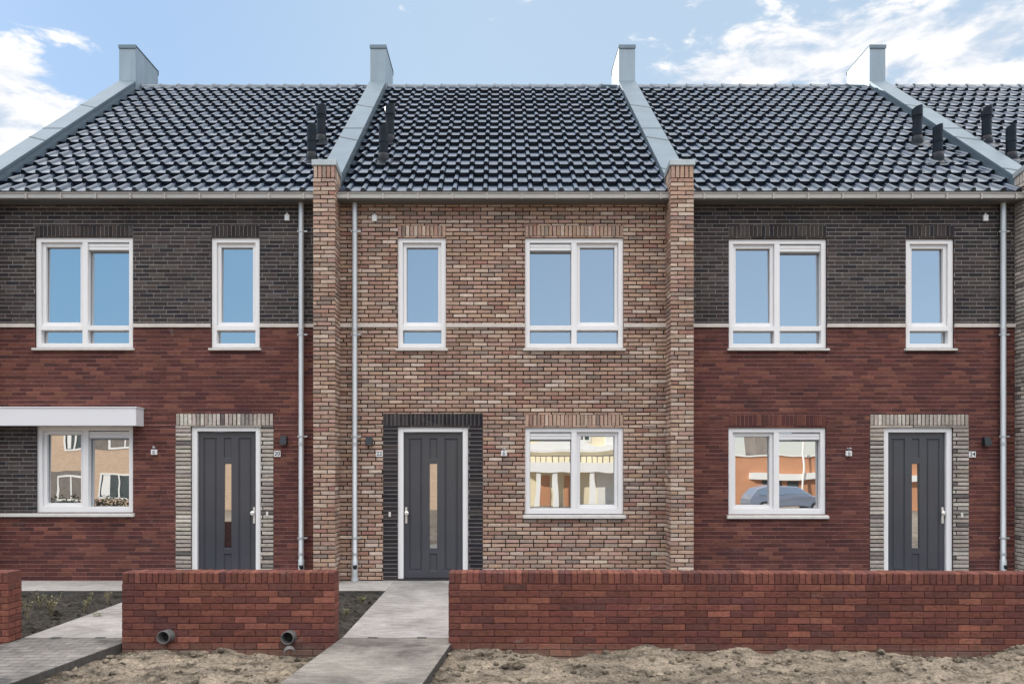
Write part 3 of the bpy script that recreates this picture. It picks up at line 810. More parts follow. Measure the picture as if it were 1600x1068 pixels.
def socket(px, py, label):
    x, z = wx(px, -.03), wz(py, -.03)
    o = empty('outdoor_tap_box', (x, 0, z), label, 'outdoor fitting', 'white outdoor fittings beside the ground floor windows')
    mb = MB(); mb.box(-.045, .045, -.04, 0, -.045, .035); mb.build('box', M['plastic'], o, bevel=.006, loc=(0, 0, 0))
    mb = MB(); mb.box(-.018, .018, -.046, -.0405, -.030, .02); mb.build('cover', M['greyplastic'], o, bevel=.003, loc=(0, 0, 0))
    mb = MB(); mb.tube([(0, -.03, .034), (0, -.035, .06), (.01, -.07, .075)], [.012, .013, .016], 12, True); mb.tube([(-.02, -.005, .075), (.02, -.03, .07)], .01, 10, True)
    mb.build('spout', M['greyplastic'], o, loc=(0, 0, 0))
socket(240.5, 705.5, 'white fitting box with grey spout on red brick right of the canopy window')
socket(787.3, 707.5, 'white fitting box with grey spout on brown brick between black door surround and window')
socket(1326.5, 707.5, 'white fitting box with grey spout on red brick left of the door marked 24')
def bell(px, py, label):
    x, z = wx(px, -.015), wz(py, -.015)
    o = empty('doorbell', (x, 0, z), label, 'doorbell', 'doorbells beside the doors')
    mb = MB(); mb.box(-.018, .018, -.024, -.004, -.037, .037); mb.build('plate', M['steel'], o, bevel=.004, loc=(0, 0, 0))
    mb = MB(); mb.tube([(0, -.023, -.008), (0, -.029, -.008)], .009, 14, True); mb.build('button', M['plastic'], o, loc=(0, 0, 0))
bell(417.5, 802.5, 'small steel doorbell on pale brick right of the left house door')
bell(609, 803.3, 'small steel doorbell on black brick left of the middle house door')
bell(1503, 804.5, 'small steel doorbell on pale brick right of the right house door')

# ------------------------------------------------------------------ garden walls
GY = -4.26
def garden_wall(x0, x1, label, seed, rot=0.0, pivot=None):
    px_ = pivot if pivot is not None else (x0 + x1) / 2
    o = empty('garden_wall', (px_, GY, 0), label, 'garden wall', 'low red brick garden walls')
    o.rotation_euler = (0, 0, rot)
    a, b = x0 - px_, x1 - px_; T = .22; zt = wz(893.6, GY); zr = zt - .116
    mb = MB()
    brick_panel(mb, front(0), a, b, -.30, zr, [], 'garden', seed, course=.066, joint=.009, d=.009, zbase=zr, L=.226, jit=.002)
    brick_panel(mb, lambda u, z, d: (u, T - .006 + d, z), a, b, -.30, zr, [], 'garden', seed + 1, course=.066, joint=.009, d=.009, zbase=zr, L=.226)
    for xf, sg in ((a, -1), (b, 1)):
        brick_panel(mb, side(xf, sg), .008, T - .008, -.30, zr, [], 'garden', seed + 2 + sg, course=.066, joint=.009, d=.009, zbase=zr, L=.226)
    mb.build('wall', M['gardenred'], o, loc=(0, 0, 0))
    # rowlock capping: bricks on edge, full depth
    rnd = random.Random(seed + 50); mb = MB(); n = round((b - a) / .0615); w = (b - a) / n
    for i in range(n):
        u0, u1 = a + i * w + .0035, a + (i + 1) * w - .0035
        col = pick('garden', rnd); dz = rnd.uniform(-.002, .002); dy = rnd.uniform(-.0025, .0025); c = .004
        z0, z1 = zr + .005, zt + dz
        f0, f1 = dy, T + dy
        v = [(u0, f0 + c, z0), (u1, f0 + c, z0), (u1, f1, z0), (u0, f1, z0),
             (u0, f0 + c, z1 - c), (u1, f0 + c, z1 - c), (u1, f1 - c, z1 - c), (u0, f1 - c, z1 - c),
             (u0 + c, f0 + c * 1.6, z1), (u1 - c, f0 + c * 1.6, z1), (u1 - c, f1 - c * 1.6, z1), (u0 + c, f1 - c * 1.6, z1),
             (u0 + c, f0, z0 + c), (u1 - c, f0, z0 + c), (u1 - c, f0, z1 - 2 * c), (u0 + c, f0, z1 - 2 * c)]
        fs = [(12, 13, 14, 15), (0, 1, 13, 12), (1, 5, 14, 13), (5, 4, 15, 14), (4, 0, 12, 15), (4, 5, 9, 8), (8, 9, 10, 11), (5, 6, 10, 9), (6, 7, 11, 10), (7, 4, 8, 11), (1, 2, 6, 5), (3, 0, 4, 7), (2, 3, 7, 6)]
        mb.add(v, fs, 0, col)
    mb.box(a + .004, b - .004, .01, T - .01, zr - .002, zt - .008, 0, PAL['garden'][2])
    mb.build('rowlock_capping', M['gardenred'], o, loc=(0, 0, 0))
    return o
GW0 = garden_wall(-8.2, wx(12.5, GY), 'short stub of red brick garden wall at the left edge of the picture', 700)
GW1 = garden_wall(wx(190.5, GY), wx(522.5, GY), 'low red brick garden wall with two drain pipes poking out at its foot', 720)
GW2 = garden_wall(wx(701, GY), 8.6, 'long low red brick garden wall running to the right edge of the picture', 740, rot=R(-0.9), pivot=wx(701, GY))

def drain(px, py, label, dirx):
    yy = GY - .09; x, z = wx(px, yy), wz(py, yy)
    o = empty('drain_pipe', (x, GY, z), label, 'pipe', 'drain pipes sticking out of the garden wall')
    mb = MB(); ro, ri = .067, .056; n = 24; vs = []
    for r_, y in ((ro, .05), (ro, -.080), (ro - .002, -.085), (ri + .001, -.085), (ri, -.08), (ri, .05)):
        for k in range(n):
            t = 2 * math.pi * k / n; vs.append((r_ * math.cos(t) + dirx * y, y, r_ * math.sin(t)))
    fs = [(j * n + k, (j * n + (k + 1) % n), ((j + 1) * n + (k + 1) % n), (j + 1) * n + k) for j in range(5) for k in range(n)]
    mb.add(vs, fs, 0, (1, 1, 1, 1), True); mb.build('pipe', M['sewer'], o, loc=(0, 0, 0))
    mb = MB(); mb.add([(ri * .99 * math.cos(2 * math.pi * k / n), -.01, ri * .99 * math.sin(2 * math.pi * k / n)) for k in range(n)], [tuple(range(n))]); mb.build('bore', M['black'], o, loc=(0, 0, 0))
drain(257.5, 995.5, 'left grey plastic drain pipe sticking out of the garden wall foot', .25)
drain(450, 996.5, 'right grey plastic drain pipe sticking out of the garden wall foot, broken bit below', .12)
# broken half ring of pipe lying in the soil
mb = MB(); n = 12; vs = []
for r_, y in ((.055, 0.0), (.055, -.07), (.046, -.07), (.046, 0.0)):
    for k in range(n + 1):
        t = R(-10 + 175 * k / n); vs.append((r_ * math.cos(t), y, r_ * math.sin(t)))
mb.add(vs, [(j * (n + 1) + k, j * (n + 1) + k + 1, (j + 1) * (n + 1) + k + 1, (j + 1) * (n + 1) + k) for j in range(3) for k in range(n)], 0, (1, 1, 1, 1), True)
o = mb.build('pipe_fragment', M['sewer'], loc=(wx(450, -4.5), -4.46, -.03)); o.rotation_euler = (R(12), R(-20), R(15))
tag(o, 'broken curved piece of grey pipe half buried in soil below the right drain pipe', 'pipe fragment')

# ------------------------------------------------------------------ paths
def slab(name, pts, z0, z1, mat, bevel=.006):
    mb = MB(); n = len(pts)
    v = [(x, y, z0) for x, y in pts] + [(x, y, z1) for x, y in pts]
    mb.add(v, [tuple(range(n - 1, -1, -1)), tuple(range(n, 2 * n))])
    mb.f += [(i, (i + 1) % n, (i + 1) % n + n, i + n) for i in range(n)]; mb.mi += [1] * n; mb.sm += [False] * n
    o = mb.build(name, [mat, M['slabedge']], bevel=bevel); tag(o, kind='structure'); return o
JY = -4.015
def rotpts(x0, x1, y0, y1, ang):
    c, s_ = math.cos(ang), math.sin(ang); out = []
    for x, y in ((x0, y0), (x1, y0), (x1, y1), (x0, y1)):
        dx, dy = x - x0, y - y1
        out.append((x0 + dx * 1 - dy * -s_ * -1 * 1.0 if False else x0 + dx + dy * math.tan(ang), y))
    return out
def path(xa, xb, ang, slots, front_mat='concretedirty'):
    slab('garden_path', [(xa, JY + .004), (xb, JY + .004), (xb, -.03), (xa, -.03)], -.12, .0, M['concrete'])
    y0 = -7.2; k = math.tan(ang) * (y0 - JY)
    slab('path_slab', [(xa + k, y0), (xb + k + .02, y0), (xb + .02, JY - .004), (xa - .01, JY - .004)], -.12, -.002, M[front_mat], .008)
    for s_ in slots:
        mb = MB(); mb.box(s_ - .05, s_ + .05, JY - .022, JY + .018, -.02, .0022)
        o = mb.build('lifting_slot', M['black']); tag(o, kind='structure')
path(-1.655, -.50, R(5.6), (wx(582, JY), wx(659, JY)))
path(-4.97, -3.82, R(8.0), (wx(87, JY), wx(157, JY)), 'blockpaving')
# strips of paving along the house fronts (butted against the garden paths)
for xa, xb in ((-8.3, -4.974), (-3.816, -1.659), (-.496, 9.5)):
    slab('paving_strip', [(xa, -.97), (xb, -.97), (xb, -.012), (xa, -.012)], -.12, -.004, M['paving'])

# ------------------------------------------------------------------ ground
def lines(a, b, fine0, fine1, step, ratio=1.35):
    out = []; x = fine0
    while x <= fine1 + 1e-6: out.append(x); x += step
    s_ = step; x = out[-1]
    while x < b: s_ *= ratio; x += s_; out.append(min(x, b))
    s_ = step; x = fine0
    pre = []
    while x > a: s_ *= ratio; x -= s_; pre.append(max(x, a))
    return sorted(set(pre + out))
def in_path(x, y):
    for xa, xb, ang in ((-1.655, -.50, R(5.6)), (-4.97, -3.82, R(8.0))):
        if y >= JY: 
            if xa - .02 < x < xb + .02: return 1
        else:
            k = math.tan(ang) * (y - JY)
            if xa - .03 + k < x < xb + .04 + k: return 1
    return 0
def path_dist(x, y):
    d = 9
    for xa, xb, ang in ((-1.655, -.50, R(5.6)), (-4.97, -3.82, R(8.0))):
        k = math.tan(ang) * (y - JY) if y < JY else 0
        d = min(d, max(xa + k - x, x - xb - k))
    return d
def fbm(x, y, s_, oct=4, seed=0.0):
    return mnoise.fractal(Vector((x * s_ + seed, y * s_ + seed * .7, seed)), 0.8, 2.1, oct)
def ground_z(x, y):
    if y > -1.02 : return -.09
    dp = path_dist(x, y)
    if y > GY + .05:
        z = -.04 + .05 * fbm(x, y, 3.0, 5, 3.1) + .035 * fbm(x, y, 10, 4, 9.0)
        if y > -1.25: z = min(z, -.025)
        cap = -.022
    else:
        near = max(0, 1 - (GY - y) / .55)
        z = -.075 + .045 * fbm(x, y * 1.3, 1.5, 5, 5.5) + .030 * fbm(x, y * 1.6, 5, 5, 2.2) + .022 * (.4 - abs(fbm(x, y * 1.5, 11, 4, 7.7)))
        z += near * (.03 * fbm(x, 0, 1.1, 3, 21.0) - .012)
        # mounds against the long wall
        for mx, amp, wd in ((wx(1010, GY), .085, .28), (wx(1120, GY), .03, .3), (wx(1590, GY), .08, .35), (wx(1290, GY), .03, .3), (wx(255, GY), .02, .25), (wx(350, GY), .06, .10), (wx(1150, GY), .05, .15)):
            z += amp * math.exp(-((x - mx) / wd) ** 2) * math.exp(-((y - GY + .12) / .34) ** 2)
        for mx, amp, wd in ((wx(900, GY), .07, .35), (wx(1500, GY), .09, .4), (wx(470, GY), .055, .25)):
            z -= amp * math.exp(-((x - mx) / wd) ** 2) * math.exp(-((y - GY + .05) / .25) ** 2)
        cap = -.03
    if dp < .25:
        k = max(0, dp) / .25
        z = min(z, cap - .035 + .06 * k + (.0 if dp > 0 else 0))
    if dp <= .015: z = -.10
    return z
xs = lines(-400, 400, -8.6, 8.6, .042); ys = lines(-400, 400, -6.7, -.9, .034)
SAND = (0.335, 0.285, 0.222, 1); DARKS = (0.072, 0.066, 0.06, 1)
V = []; C_ = []
for y in ys:
    for x in xs:
        fine = -8.7 < x < 8.7 and -6.8 < y < -.85
        z = ground_z(x, y) if fine else -.09
        V.append((x, y, z))
        if y > GY + .1: c = DARKS
        else:
            k = .5 + .5 * fbm(x, y * 1.5, .55, 4, 13.0); k = min(1, max(0, k))
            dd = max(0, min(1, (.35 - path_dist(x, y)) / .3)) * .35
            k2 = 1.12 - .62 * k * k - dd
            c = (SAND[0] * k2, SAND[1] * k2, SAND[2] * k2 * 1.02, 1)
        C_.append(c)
nx = len(xs)
me = bpy.data.meshes.new('ground')
me.from_pydata(V, [], [(j * nx + i, j * nx + i + 1, (j + 1) * nx + i + 1, (j + 1) * nx + i) for j in range(len(ys) - 1) for i in range(nx - 1)])
me.materials.append(M['soil']); me.polygons.foreach_set('use_smooth', [True] * len(me.polygons))
a = me.attributes.new('col', 'FLOAT_COLOR', 'POINT'); a.data.foreach_set('color', [q for c in C_ for q in c])
g = bpy.data.objects.new('ground', me); COL.objects.link(g); tag(g, kind='structure')

# loose clods and stones: nobody could count them
rnd = random.Random(5); mb = MB()
ICO_V = []; t = (1 + 5 ** .5) / 2
for a_, b_ in ((1, t), (-1, t), (1, -t), (-1, -t)): ICO_V += [(a_, b_, 0), (0, a_, b_), (b_, 0, a_)]
ICO_V = [Vector(p).normalized() for p in ICO_V]
import itertools
ICO_F = []
for i, j, k in itertools.combinations(range(12), 3):
    if all((ICO_V[p] - ICO_V[q]).length < 1.1 for p, q in ((i, j), (j, k), (i, k))):
        n_ = (ICO_V[j] - ICO_V[i]).cross(ICO_V[k] - ICO_V[i])
        ICO_F.append((i, j, k) if n_.dot(ICO_V[i]) > 0 else (i, k, j))
cnt = 0
while cnt < 3200:
    bed = rnd.random() < .35
    x = rnd.uniform(-7.5, 7); y = rnd.uniform(-4.0, -1.0) if bed else rnd.uniform(-6.3, -4.28)
    if bed and not (-6.5 < x < -4.97 or -3.3 < x < -1.66): continue
    if path_dist(x, y) < .03: continue
    r_ = min(.05, .006 + rnd.expovariate(1) * .010) * (1.25 if bed else 1)
    z = ground_z(x, y); sq = (rnd.uniform(.7, 1.4), rnd.uniform(.7, 1.3), rnd.uniform(.5, .9)); ang = rnd.uniform(0, 6.28)
    vs = []
    for p in ICO_V:
        k = r_ * rnd.uniform(.75, 1.2); q = Vector((p.x * sq[0], p.y * sq[1], p.z * sq[2])) * k
        vs.append((x + q.x * math.cos(ang) - q.y * math.sin(ang), y + q.x * math.sin(ang) + q.y * math.cos(ang), z + q.z + r_ * .15))
    g_ = rnd.uniform(.6, 1.15); b0 = DARKS if bed else SAND
    mb.add(vs, ICO_F, 0, (b0[0] * g_, b0[1] * g_, b0[2] * g_, 1), True); cnt += 1
o = mb.build('soil_clods', M['soil']); tag(o, 'loose clods and pebbles strewn over the bare soil', 'soil clods', kind='stuff')

# ------------------------------------------------------------------ young plants in the beds
def sprout(px, py, hgt, label, seed, leafy=False, nst=7):
    # py is where the stem meets the soil
    dist = CAM_H * F / (py - HY) ; y = dist - CAM_D; x = wx(px, y)
    z = ground_z(x, y)
    rnd = random.Random(seed)
    o = empty('young_plant', (x, y, z), label, 'plant', 'young plants in the front beds')
    st = MB(); lf = MB()
    for i in range(nst):
        a = rnd.uniform(0, 6.28); lean = rnd.uniform(.1, .5); h_ = hgt * rnd.uniform(.6, 1.05)
        pts = []
        for k in range(6):
            t_ = k / 5; pts.append(Vector((math.cos(a) * lean * h_ * t_ ** 1.3 + rnd.uniform(-.006, .006), math.sin(a) * lean * h_ * t_ ** 1.3 + rnd.uniform(-.006, .006), -.02 + h_ * t_)))
        st.tube(pts, [.0045, .004, .0035, .003, .0024, .0012], 5, True)
        for j in range(3):
            p = pts[rnd.randint(2, 4)]; b2 = a + rnd.uniform(-1.5, 1.5); l_ = h_ * rnd.uniform(.15, .35)
            e = p + Vector((math.cos(b2) * l_ * .6, math.sin(b2) * l_ * .6, l_ * .8)); st.tube([p, (p + e) / 2 + Vector((0, 0, .004)), e], [.0026, .002, .001], 4, True)
            pts.append(e)
        for j in range(10 if leafy else 5):
            p = rnd.choice(pts[2:]); b2 = rnd.uniform(0, 6.28); l_ = rnd.uniform(.022, .042); el = rnd.uniform(-.2, .9)
            d = Vector((math.cos(b2) * math.cos(el), math.sin(b2) * math.cos(el), math.sin(el))); s_ = d.cross(Vector((0, 0, 1))).normalized() * l_ * .22
            lf.add([p, p + d * l_ * .5 + s_, p + d * l_, p + d * l_ * .5 - s_], [(0, 1, 2, 3)])
    st.build('stem', M['twig'], o, loc=(0, 0, 0)); lf.build('leaf', M['leaf'], o, loc=(0, 0, 0))
sprout(80, 958, .30, 'leafy young plant with upright twigs in the left bed, largest of its row', 1, True, 9)
sprout(131, 950, .26, 'thin young plant in the left bed, right of the largest one', 2, True, 7)
sprout(43, 962, .30, 'young plant beside the stub of garden wall at the left', 3, False, 6)
sprout(168, 937, .20, 'small young plant in the left bed close to the path', 4, False, 6)
sprout(100, 975, .08, 'tiny sprout low in the left bed nearest the camera', 5, True, 5)
sprout(62, 945, .22, 'thin young plant left of the largest one in the left bed', 8, True, 6)
sprout(150, 962, .16, 'small bushy plant in the left bed in front of the thin one', 9, True, 8)
sprout(541, 962, .14, 'weedy green tuft beside the end of the garden wall with pipes', 6, True, 8)
sprout(566, 940, .12, 'small weedy tuft in the narrow bed left of the middle path', 7, True, 7)

# ------------------------------------------------------------------ out-of-view house added at the left to keep sun off the paths
NB = empty('sun_blocking_house', (-22, 0, 0), 'red brick house added out of view left of the row to block the sun', 'house')
mb = MB(); mb.box(-27.5, -17.3, 0, 2 * RY, -.1, EZ - .05); mb.build('wall', M['redtex'], NB, )
mb = MB()
for x in (-17.3, -27.5): mb.add([(x, 0, EZ - .05), (x, 2 * RY, EZ - .05), (x, RY, RZ - .05)], [(0, 1, 2)])
mb.build('gable', M['redtex'], NB)
mb = MB(); mb.prism([(-.2, EZ - .05), (RY, RZ), (2 * RY + .2, EZ - .05), (2 * RY + .2, EZ + .06), (RY, RZ + .12), (-.2, EZ + .06)], -27.6, -17.2); mb.build('roof', M['farroof'], NB)
for xa, z0_, z1_ in ((-25.5, 3.6, 5.3), (-20, 3.6, 5.3), (-25.5, 1.0, 2.4)):
    mb = MB(); ring(mb, xa, xa + 1.5, z0_, z1_, .08, -.03, .05); mb.box(xa + .71, xa + .79, -.028, .05, z0_ + .08, z1_ - .08)
    w_ = mb.build('window', M['white'], NB); sub(pane_mesh(xa + .07, xa + 1.43, z0_ + .07, z1_ - .07, -.012).build('pane', M['glass']), w_)
mb = MB(); mb.box(-20, -19, -.03, .05, -.02, 2.35); mb.build('door', M['door'], NB)

# ------------------------------------------------------------------ the far side of the street (seen mirrored in the panes)
YO = -38.0
def far_window(mb, x0, x1, z0, z1, y):
    w = .12
    mb.box(x0, x1, y - .1, y + .012, z0, z1, 1)
    mb.box(x0 + .1, x0 + (x1 - x0) * .28, y + .01, y + .016, z0 + .05, z1, 0)
    for a in ((x0 - w, x0, z0 - w, z1 + w), (x1, x1 + w, z0 - w, z1 + w), (x0, x1, z0 - w, z0), (x0, x1, z1, z1 + w), ((x0 + x1) / 2 - .05, (x0 + x1) / 2 + .05, z0, z1)):
        mb.box(a[0], a[1], y - .06, y + .05, a[2], a[3], 0)
T = empty('brick_terrace', (-22, YO, 0), 'sunlit tan brick terrace mirrored in the ground floor panes of the left house', 'building')
mb = MB(); mb.box(-45, -2.5, YO - 9, YO, -.5, 6.2); mb.build('wall', M['tantex'], T)
mb = MB(); mb.add([(-45, YO + .2, 6.2), (-2.5, YO + .2, 6.2), (-2.5, YO - 4.5, 9.2), (-45, YO - 4.5, 9.2), (-45, YO - 9, 6.2), (-2.5, YO - 9, 6.2)], [(0, 1, 2, 3), (3, 2, 5, 4), (0, 3, 4), (1, 5, 2)]); mb.build('roof', M['farroof'], T)
for x0, x1, z0, z1 in ((-28.5, -27.3, 3.8, 5.0), (-25.6, -23.6, 3.9, 5.0), (-29, -27.2, .4, 1.9), (-26.3, -23.6, .5, 2.0), (-35, -33, 3.8, 5), (-35, -33, .5, 2), (-14, -12, 3.8, 5), (-12, -10, .5, 2)):
    mb = MB(); far_window(mb, x0, x1, z0, z1, YO); mb.build('window', [M['whitefar'], M['winfar']], T)
mb = MB(); mb.box(-26.9, -22.9, YO, YO + .03, 3.75, 5.25); mb.box(-31, -27.05, YO, YO + .03, -.3, 2.3); mb.box(-15, -9, YO, YO + .03, 3.6, 5.2); mb.build('grey_brick_panel', M['greyfar'], T)
mb = MB(); mb.box(-45, -2.6, YO, YO + .06, 5.9, 6.15); mb.build('gutter', M['whitefar'], T)
for x in (-30.2, -22.4, -16.0): 
    mb = MB(); mb.tube([(x, YO + .1, -.3), (x, YO + .1, 6)], .06, 10, True); mb.build('downpipe', M['greyplastic'], T)
hr = random.Random(3)
mb = MB()
for i in range(1600):
    x = hr.uniform(-31, -21); z = abs(hr.gauss(0, .35)) - .1; y = YO + 2.5 + hr.uniform(-.5, .5); a = hr.uniform(0, 6.28); e_ = hr.uniform(-1, 1); l = .16
    d = Vector((math.cos(a), math.sin(a), e_)).normalized() * l; q = d.orthogonal().normalized() * .06
    p = Vector((x, y, min(z, .7))); mb.add([p, p + d * .5 + q, p + d, p + d * .5 - q], [(0, 1, 2, 3)])
o = mb.build('hedge', M['hedge']); tag(o, 'low dark hedge before the tan terrace mirrored in the left house window', 'hedge')
Q = empty('cream_building', (5, YO, 0), 'sunlit cream building with white porch mirrored in the panes of the middle house', 'building')
mb = MB(); mb.box(-2.4, 11.5, YO - 8, YO, -.5, 6.8); mb.build('wall', M['cream'], Q)
mb = MB(); mb.box(-2.6, 11.7, YO - 8.2, YO + .3, 6.8, 7.2); mb.build('roof', M['whitefar'], Q)
mb = MB(); mb.box(1.0, 11.2, YO, YO + 1.6, 2.2, 2.85); mb.box(1.0, 11.2, YO, YO + .4, 3.6, 3.9); mb.build('porch_roof', M['whitefar'], Q)
for x in (2.1, 3.3, 5.6, 7.6): 
    mb = MB(); mb.box(x, x + .35, YO + 1.1, YO + 1.45, -.5, 2.2); mb.build('column', M['whitefar'], Q)
for x in (2.5, 4.2):
    mb = MB(); mb.box(x, x + .7, YO - .05, YO + .06, -.3, 2.0); mb.build('door', M['terra'], Q)
for x in (5.0, 8.3):
    mb = MB(); far_window(mb, x, x + .7, 4.3, 5.6, YO); mb.build('window', [M['whitefar'], M['winfar']], Q)
mb = MB(); mb.box(6.2, 11.3, YO, YO + .08, -.5, 2.2); mb.box(6.8, 11.3, YO, YO + .1, 3.92, 6.6); mb.build('side_wall', M['whitefar'], Q)
mb = MB()
for i in range(24): mb.box(1.2 + i * .41, 1.26 + i * .41, YO + 1.5, YO + 1.56, 2.86, 3.25)
mb.box(1.0, 11.2, YO + 1.48, YO + 1.58, 3.25, 3.32); mb.build('porch_rail', M['greyfar'], Q)
mb = MB(); n = 14
mb.add([(1.2 + 5 * k / n, YO + .42, 3.9 + .55 * math.sin(math.pi * k / n)) for k in range(n + 1)] + [(1.2, YO + .42, 3.7), (6.2, YO + .42, 3.7)], [tuple(list(range(n + 1)) + [n + 2, n + 1])]); mb.build('arched_panel', M['whitefar'], Q)
S = empty('terracotta_shed', (19, YO, 0), 'low terracotta building with white fascia mirrored in the panes of the right house', 'building')
mb = MB(); mb.box(13.2, 32, YO - 6, YO, -.5, 3.3); mb.build('wall', M['terra'], S)
mb = MB(); mb.box(13.0, 32.2, YO - 6.2, YO + .15, 3.3, 3.42); mb.build('roof', M['whitefar'], S)
mb = MB(); mb.box(16.2, 32, YO + .01, YO + .5, 1.72, 2.12); mb.build('fascia', M['whitefar'], S)
for x in (17.2, 18.6, 21.4, 22.6):
    mb = MB(); mb.box(x, x + .9, YO + .02, YO + .06, .7, 1.68); mb.build('window', M['winfar'], S)
mb = MB(); mb.box(18.0, 19.4, YO - 6.5, YO - 4, 3.42, 6.5); mb.build('chimney_block', M['greyfar'], S)
mb = MB(); mb.box(14.2, 14.7, YO, YO + .3, -.5, 3.29); mb.build('pilaster', M['cream'], S)
mb = MB(); mb.tube([(19.6, YO + .6, -.1), (19.6, YO + .6, 6.2)], .07, 12, True); mb.tube([(19.3, YO + .6, 6.2), (20.3, YO + .6, 6.25)], .05, 10, True)
o = mb.build('street_lamp_post', M['whitefar']); tag(o, 'thin pale lamp post in front of the terracotta building in the mirrored street', 'lamp post')
# parked car of the mirrored street
K = empty('parked_car', (14.9, YO + 10, -.09), 'blue grey car mirrored in the ground floor window of the right house', 'car')
def car_section(prof, hw): 
    n = len(prof); mb = MB()
    vs = [(x, -w * hw, z) for x, z, w in prof] + [(x, w * hw, z) for x, z, w in prof]
    mb.add(vs, [(i, (i + 1) % n, (i + 1) % n + n, i + n) for i in range(n)] + [tuple(range(n - 1, -1, -1)), tuple(range(n, 2 * n))]); return mb
body = [(-2.1, .3, .92), (2.1, .3, .92), (2.18, .55, .95), (2.12, .78, .93), (1.95, .86, .9), (1.15, .95, .93), (.45, 1.42, .74), (-.9, 1.48, .74), (-1.7, 1.28, .78), (-2.0, .98, .88), (-2.12, .75, .94), (-2.16, .5, .95)]
car_section(body, .9).build('body', M['carpaint'], K, bevel=.05, loc=(0, 0, 0))
for sg in (-1, 1):
    mb = MB(); yv = lambda z: sg * (.9 * (.93 - (z - .95) / .5 * .19) + .012)
    mb.add([(.95, yv(.98), .98), (.38, yv(1.36), 1.36), (-.85, yv(1.41), 1.41), (-1.55, yv(1.2), 1.2), (-1.6, yv(.99), .99)], [(0, 1, 2, 3, 4)]); mb.build('side_window', M['glass'], K, loc=(0, 0, 0))
    for x in (-1.32, 1.32):
        mb = MB(); mb.tube([(x, sg * .70, .31), (x, sg * .88, .31)], .31, 24, True); w = mb.build('wheel', M['rubber'], K, loc=(0, 0, 0))
        mb = MB(); mb.tube([(x, sg * .86, .31), (x, sg * .89, .31)], .19, 20, True); sub(mb.build('rim', M['steel']), w)
for sg in (-1, 1):
    mb = MB(); mb.box(2.10, 2.2, sg * .7 - .15, sg * .7 + .15, .6, .74); mb.build('headlight', M['plastic'], K, loc=(0, 0, 0), bevel=.02)

# ------------------------------------------------------------------ sky, sun, camera
SUN_EL, SUN_AZ = R(22.5), R(-50.0)      # behind the row, to the left
w = bpy.data.worlds.new('World'); sc.world = w; w.use_nodes = True
nt = w.node_tree; nt.nodes.clear()
out = nt.nodes.new('ShaderNodeOutputWorld'); bg = nt.nodes.new('ShaderNodeBackground'); nt.links.new(bg.outputs[0], out.inputs[0])
bg.inputs[1].default_value = 0.1
sky = nt.nodes.new('ShaderNodeTexSky'); sky.sky_type = 'NISHITA'; sky.sun_disc = False
sky.sun_elevation = SUN_EL; sky.sun_rotation = SUN_AZ; sky.air_density = 1.0; sky.dust_density = 0.6; sky.ozone_density = 1.5
tc = nt.nodes.new('ShaderNodeTexCoord'); DIRV = tc.outputs['Generated']
def mth(op, a, b=None, c=None, clamp=False):
    n = nt.nodes.new('ShaderNodeMath'); n.operation = op; n.use_clamp = clamp
    for s_, v in zip(n.inputs, (a, b, c)):
        if v is None: continue
        if isinstance(v, (int, float)): s_.default_value = v
        else: nt.links.new(v, s_)
    return n.outputs[0]
def smooth(v, a, b):
    n = nt.nodes.new('ShaderNodeMapRange'); n.interpolation_type = 'SMOOTHSTEP'
    n.inputs['From Min'].default_value = min(a, b); n.inputs['From Max'].default_value = max(a, b)
    if a > b: n.inputs['To Min'].default_value = 1.0; n.inputs['To Max'].default_value = 0.0
    nt.links.new(v, n.inputs['Value']); return n.outputs[0]
sep = nt.nodes.new('ShaderNodeSeparateXYZ'); nt.links.new(DIRV, sep.inputs[0])
def blob(px, py, rx, rz, amp):       # a bank of cloud about a direction in the sky
    d = Vector(((px - CX) / F, 1.0, (HY - py) / F)).normalized()
    ax = mth('DIVIDE', mth('SUBTRACT', sep.outputs[0], d.x), rx / F * .8); az = mth('DIVIDE', mth('SUBTRACT', sep.outputs[2], d.z), rz / F * .8)
    r2 = mth('ADD', mth('MULTIPLY', ax, ax), mth('MULTIPLY', az, az))
    g_ = mth('EXPONENT', mth('MULTIPLY', r2, -1.0)); return mth('MULTIPLY', g_, amp)
cov = None
for args in ((60, 215, 260, 75, .95), (0, 95, 60, 35, .40), (330, 120, 120, 25, .16), (100, 50, 90, 22, .10), (1500, 85, 300, 80, .66), (1200, 60, 220, 60, .46), (1110, 118, 150, 26, .34), (1020, 12, 150, 25, .26), (1600, 0, 200, 60, .2), (470, -10, 120, 25, .12)):
    b_ = blob(*args); cov = b_ if cov is None else mth('ADD', cov, b_)
frontm = smooth(sep.outputs[1], -.1, .2)
cov = mth('MULTIPLY', cov, frontm)
mp = nt.nodes.new('ShaderNodeMapping'); mp.inputs['Scale'].default_value = (1.0, 1.0, 2.6); nt.links.new(DIRV, mp.inputs['Vector'])
cn = nt.nodes.new('ShaderNodeTexNoise'); cn.inputs['Scale'].default_value = 11.0; cn.inputs['Detail'].default_value = 9; cn.inputs['Roughness'].default_value = .58; cn.inputs['Distortion'].default_value = .25
nt.links.new(mp.outputs[0], cn.inputs['Vector'])
cl = smooth(mth('ADD', mth('MULTIPLY', mth('SUBTRACT', cn.outputs[0], .5), 3.6), mth('MULTIPLY', cov, 1.5)), .58, 1.02)
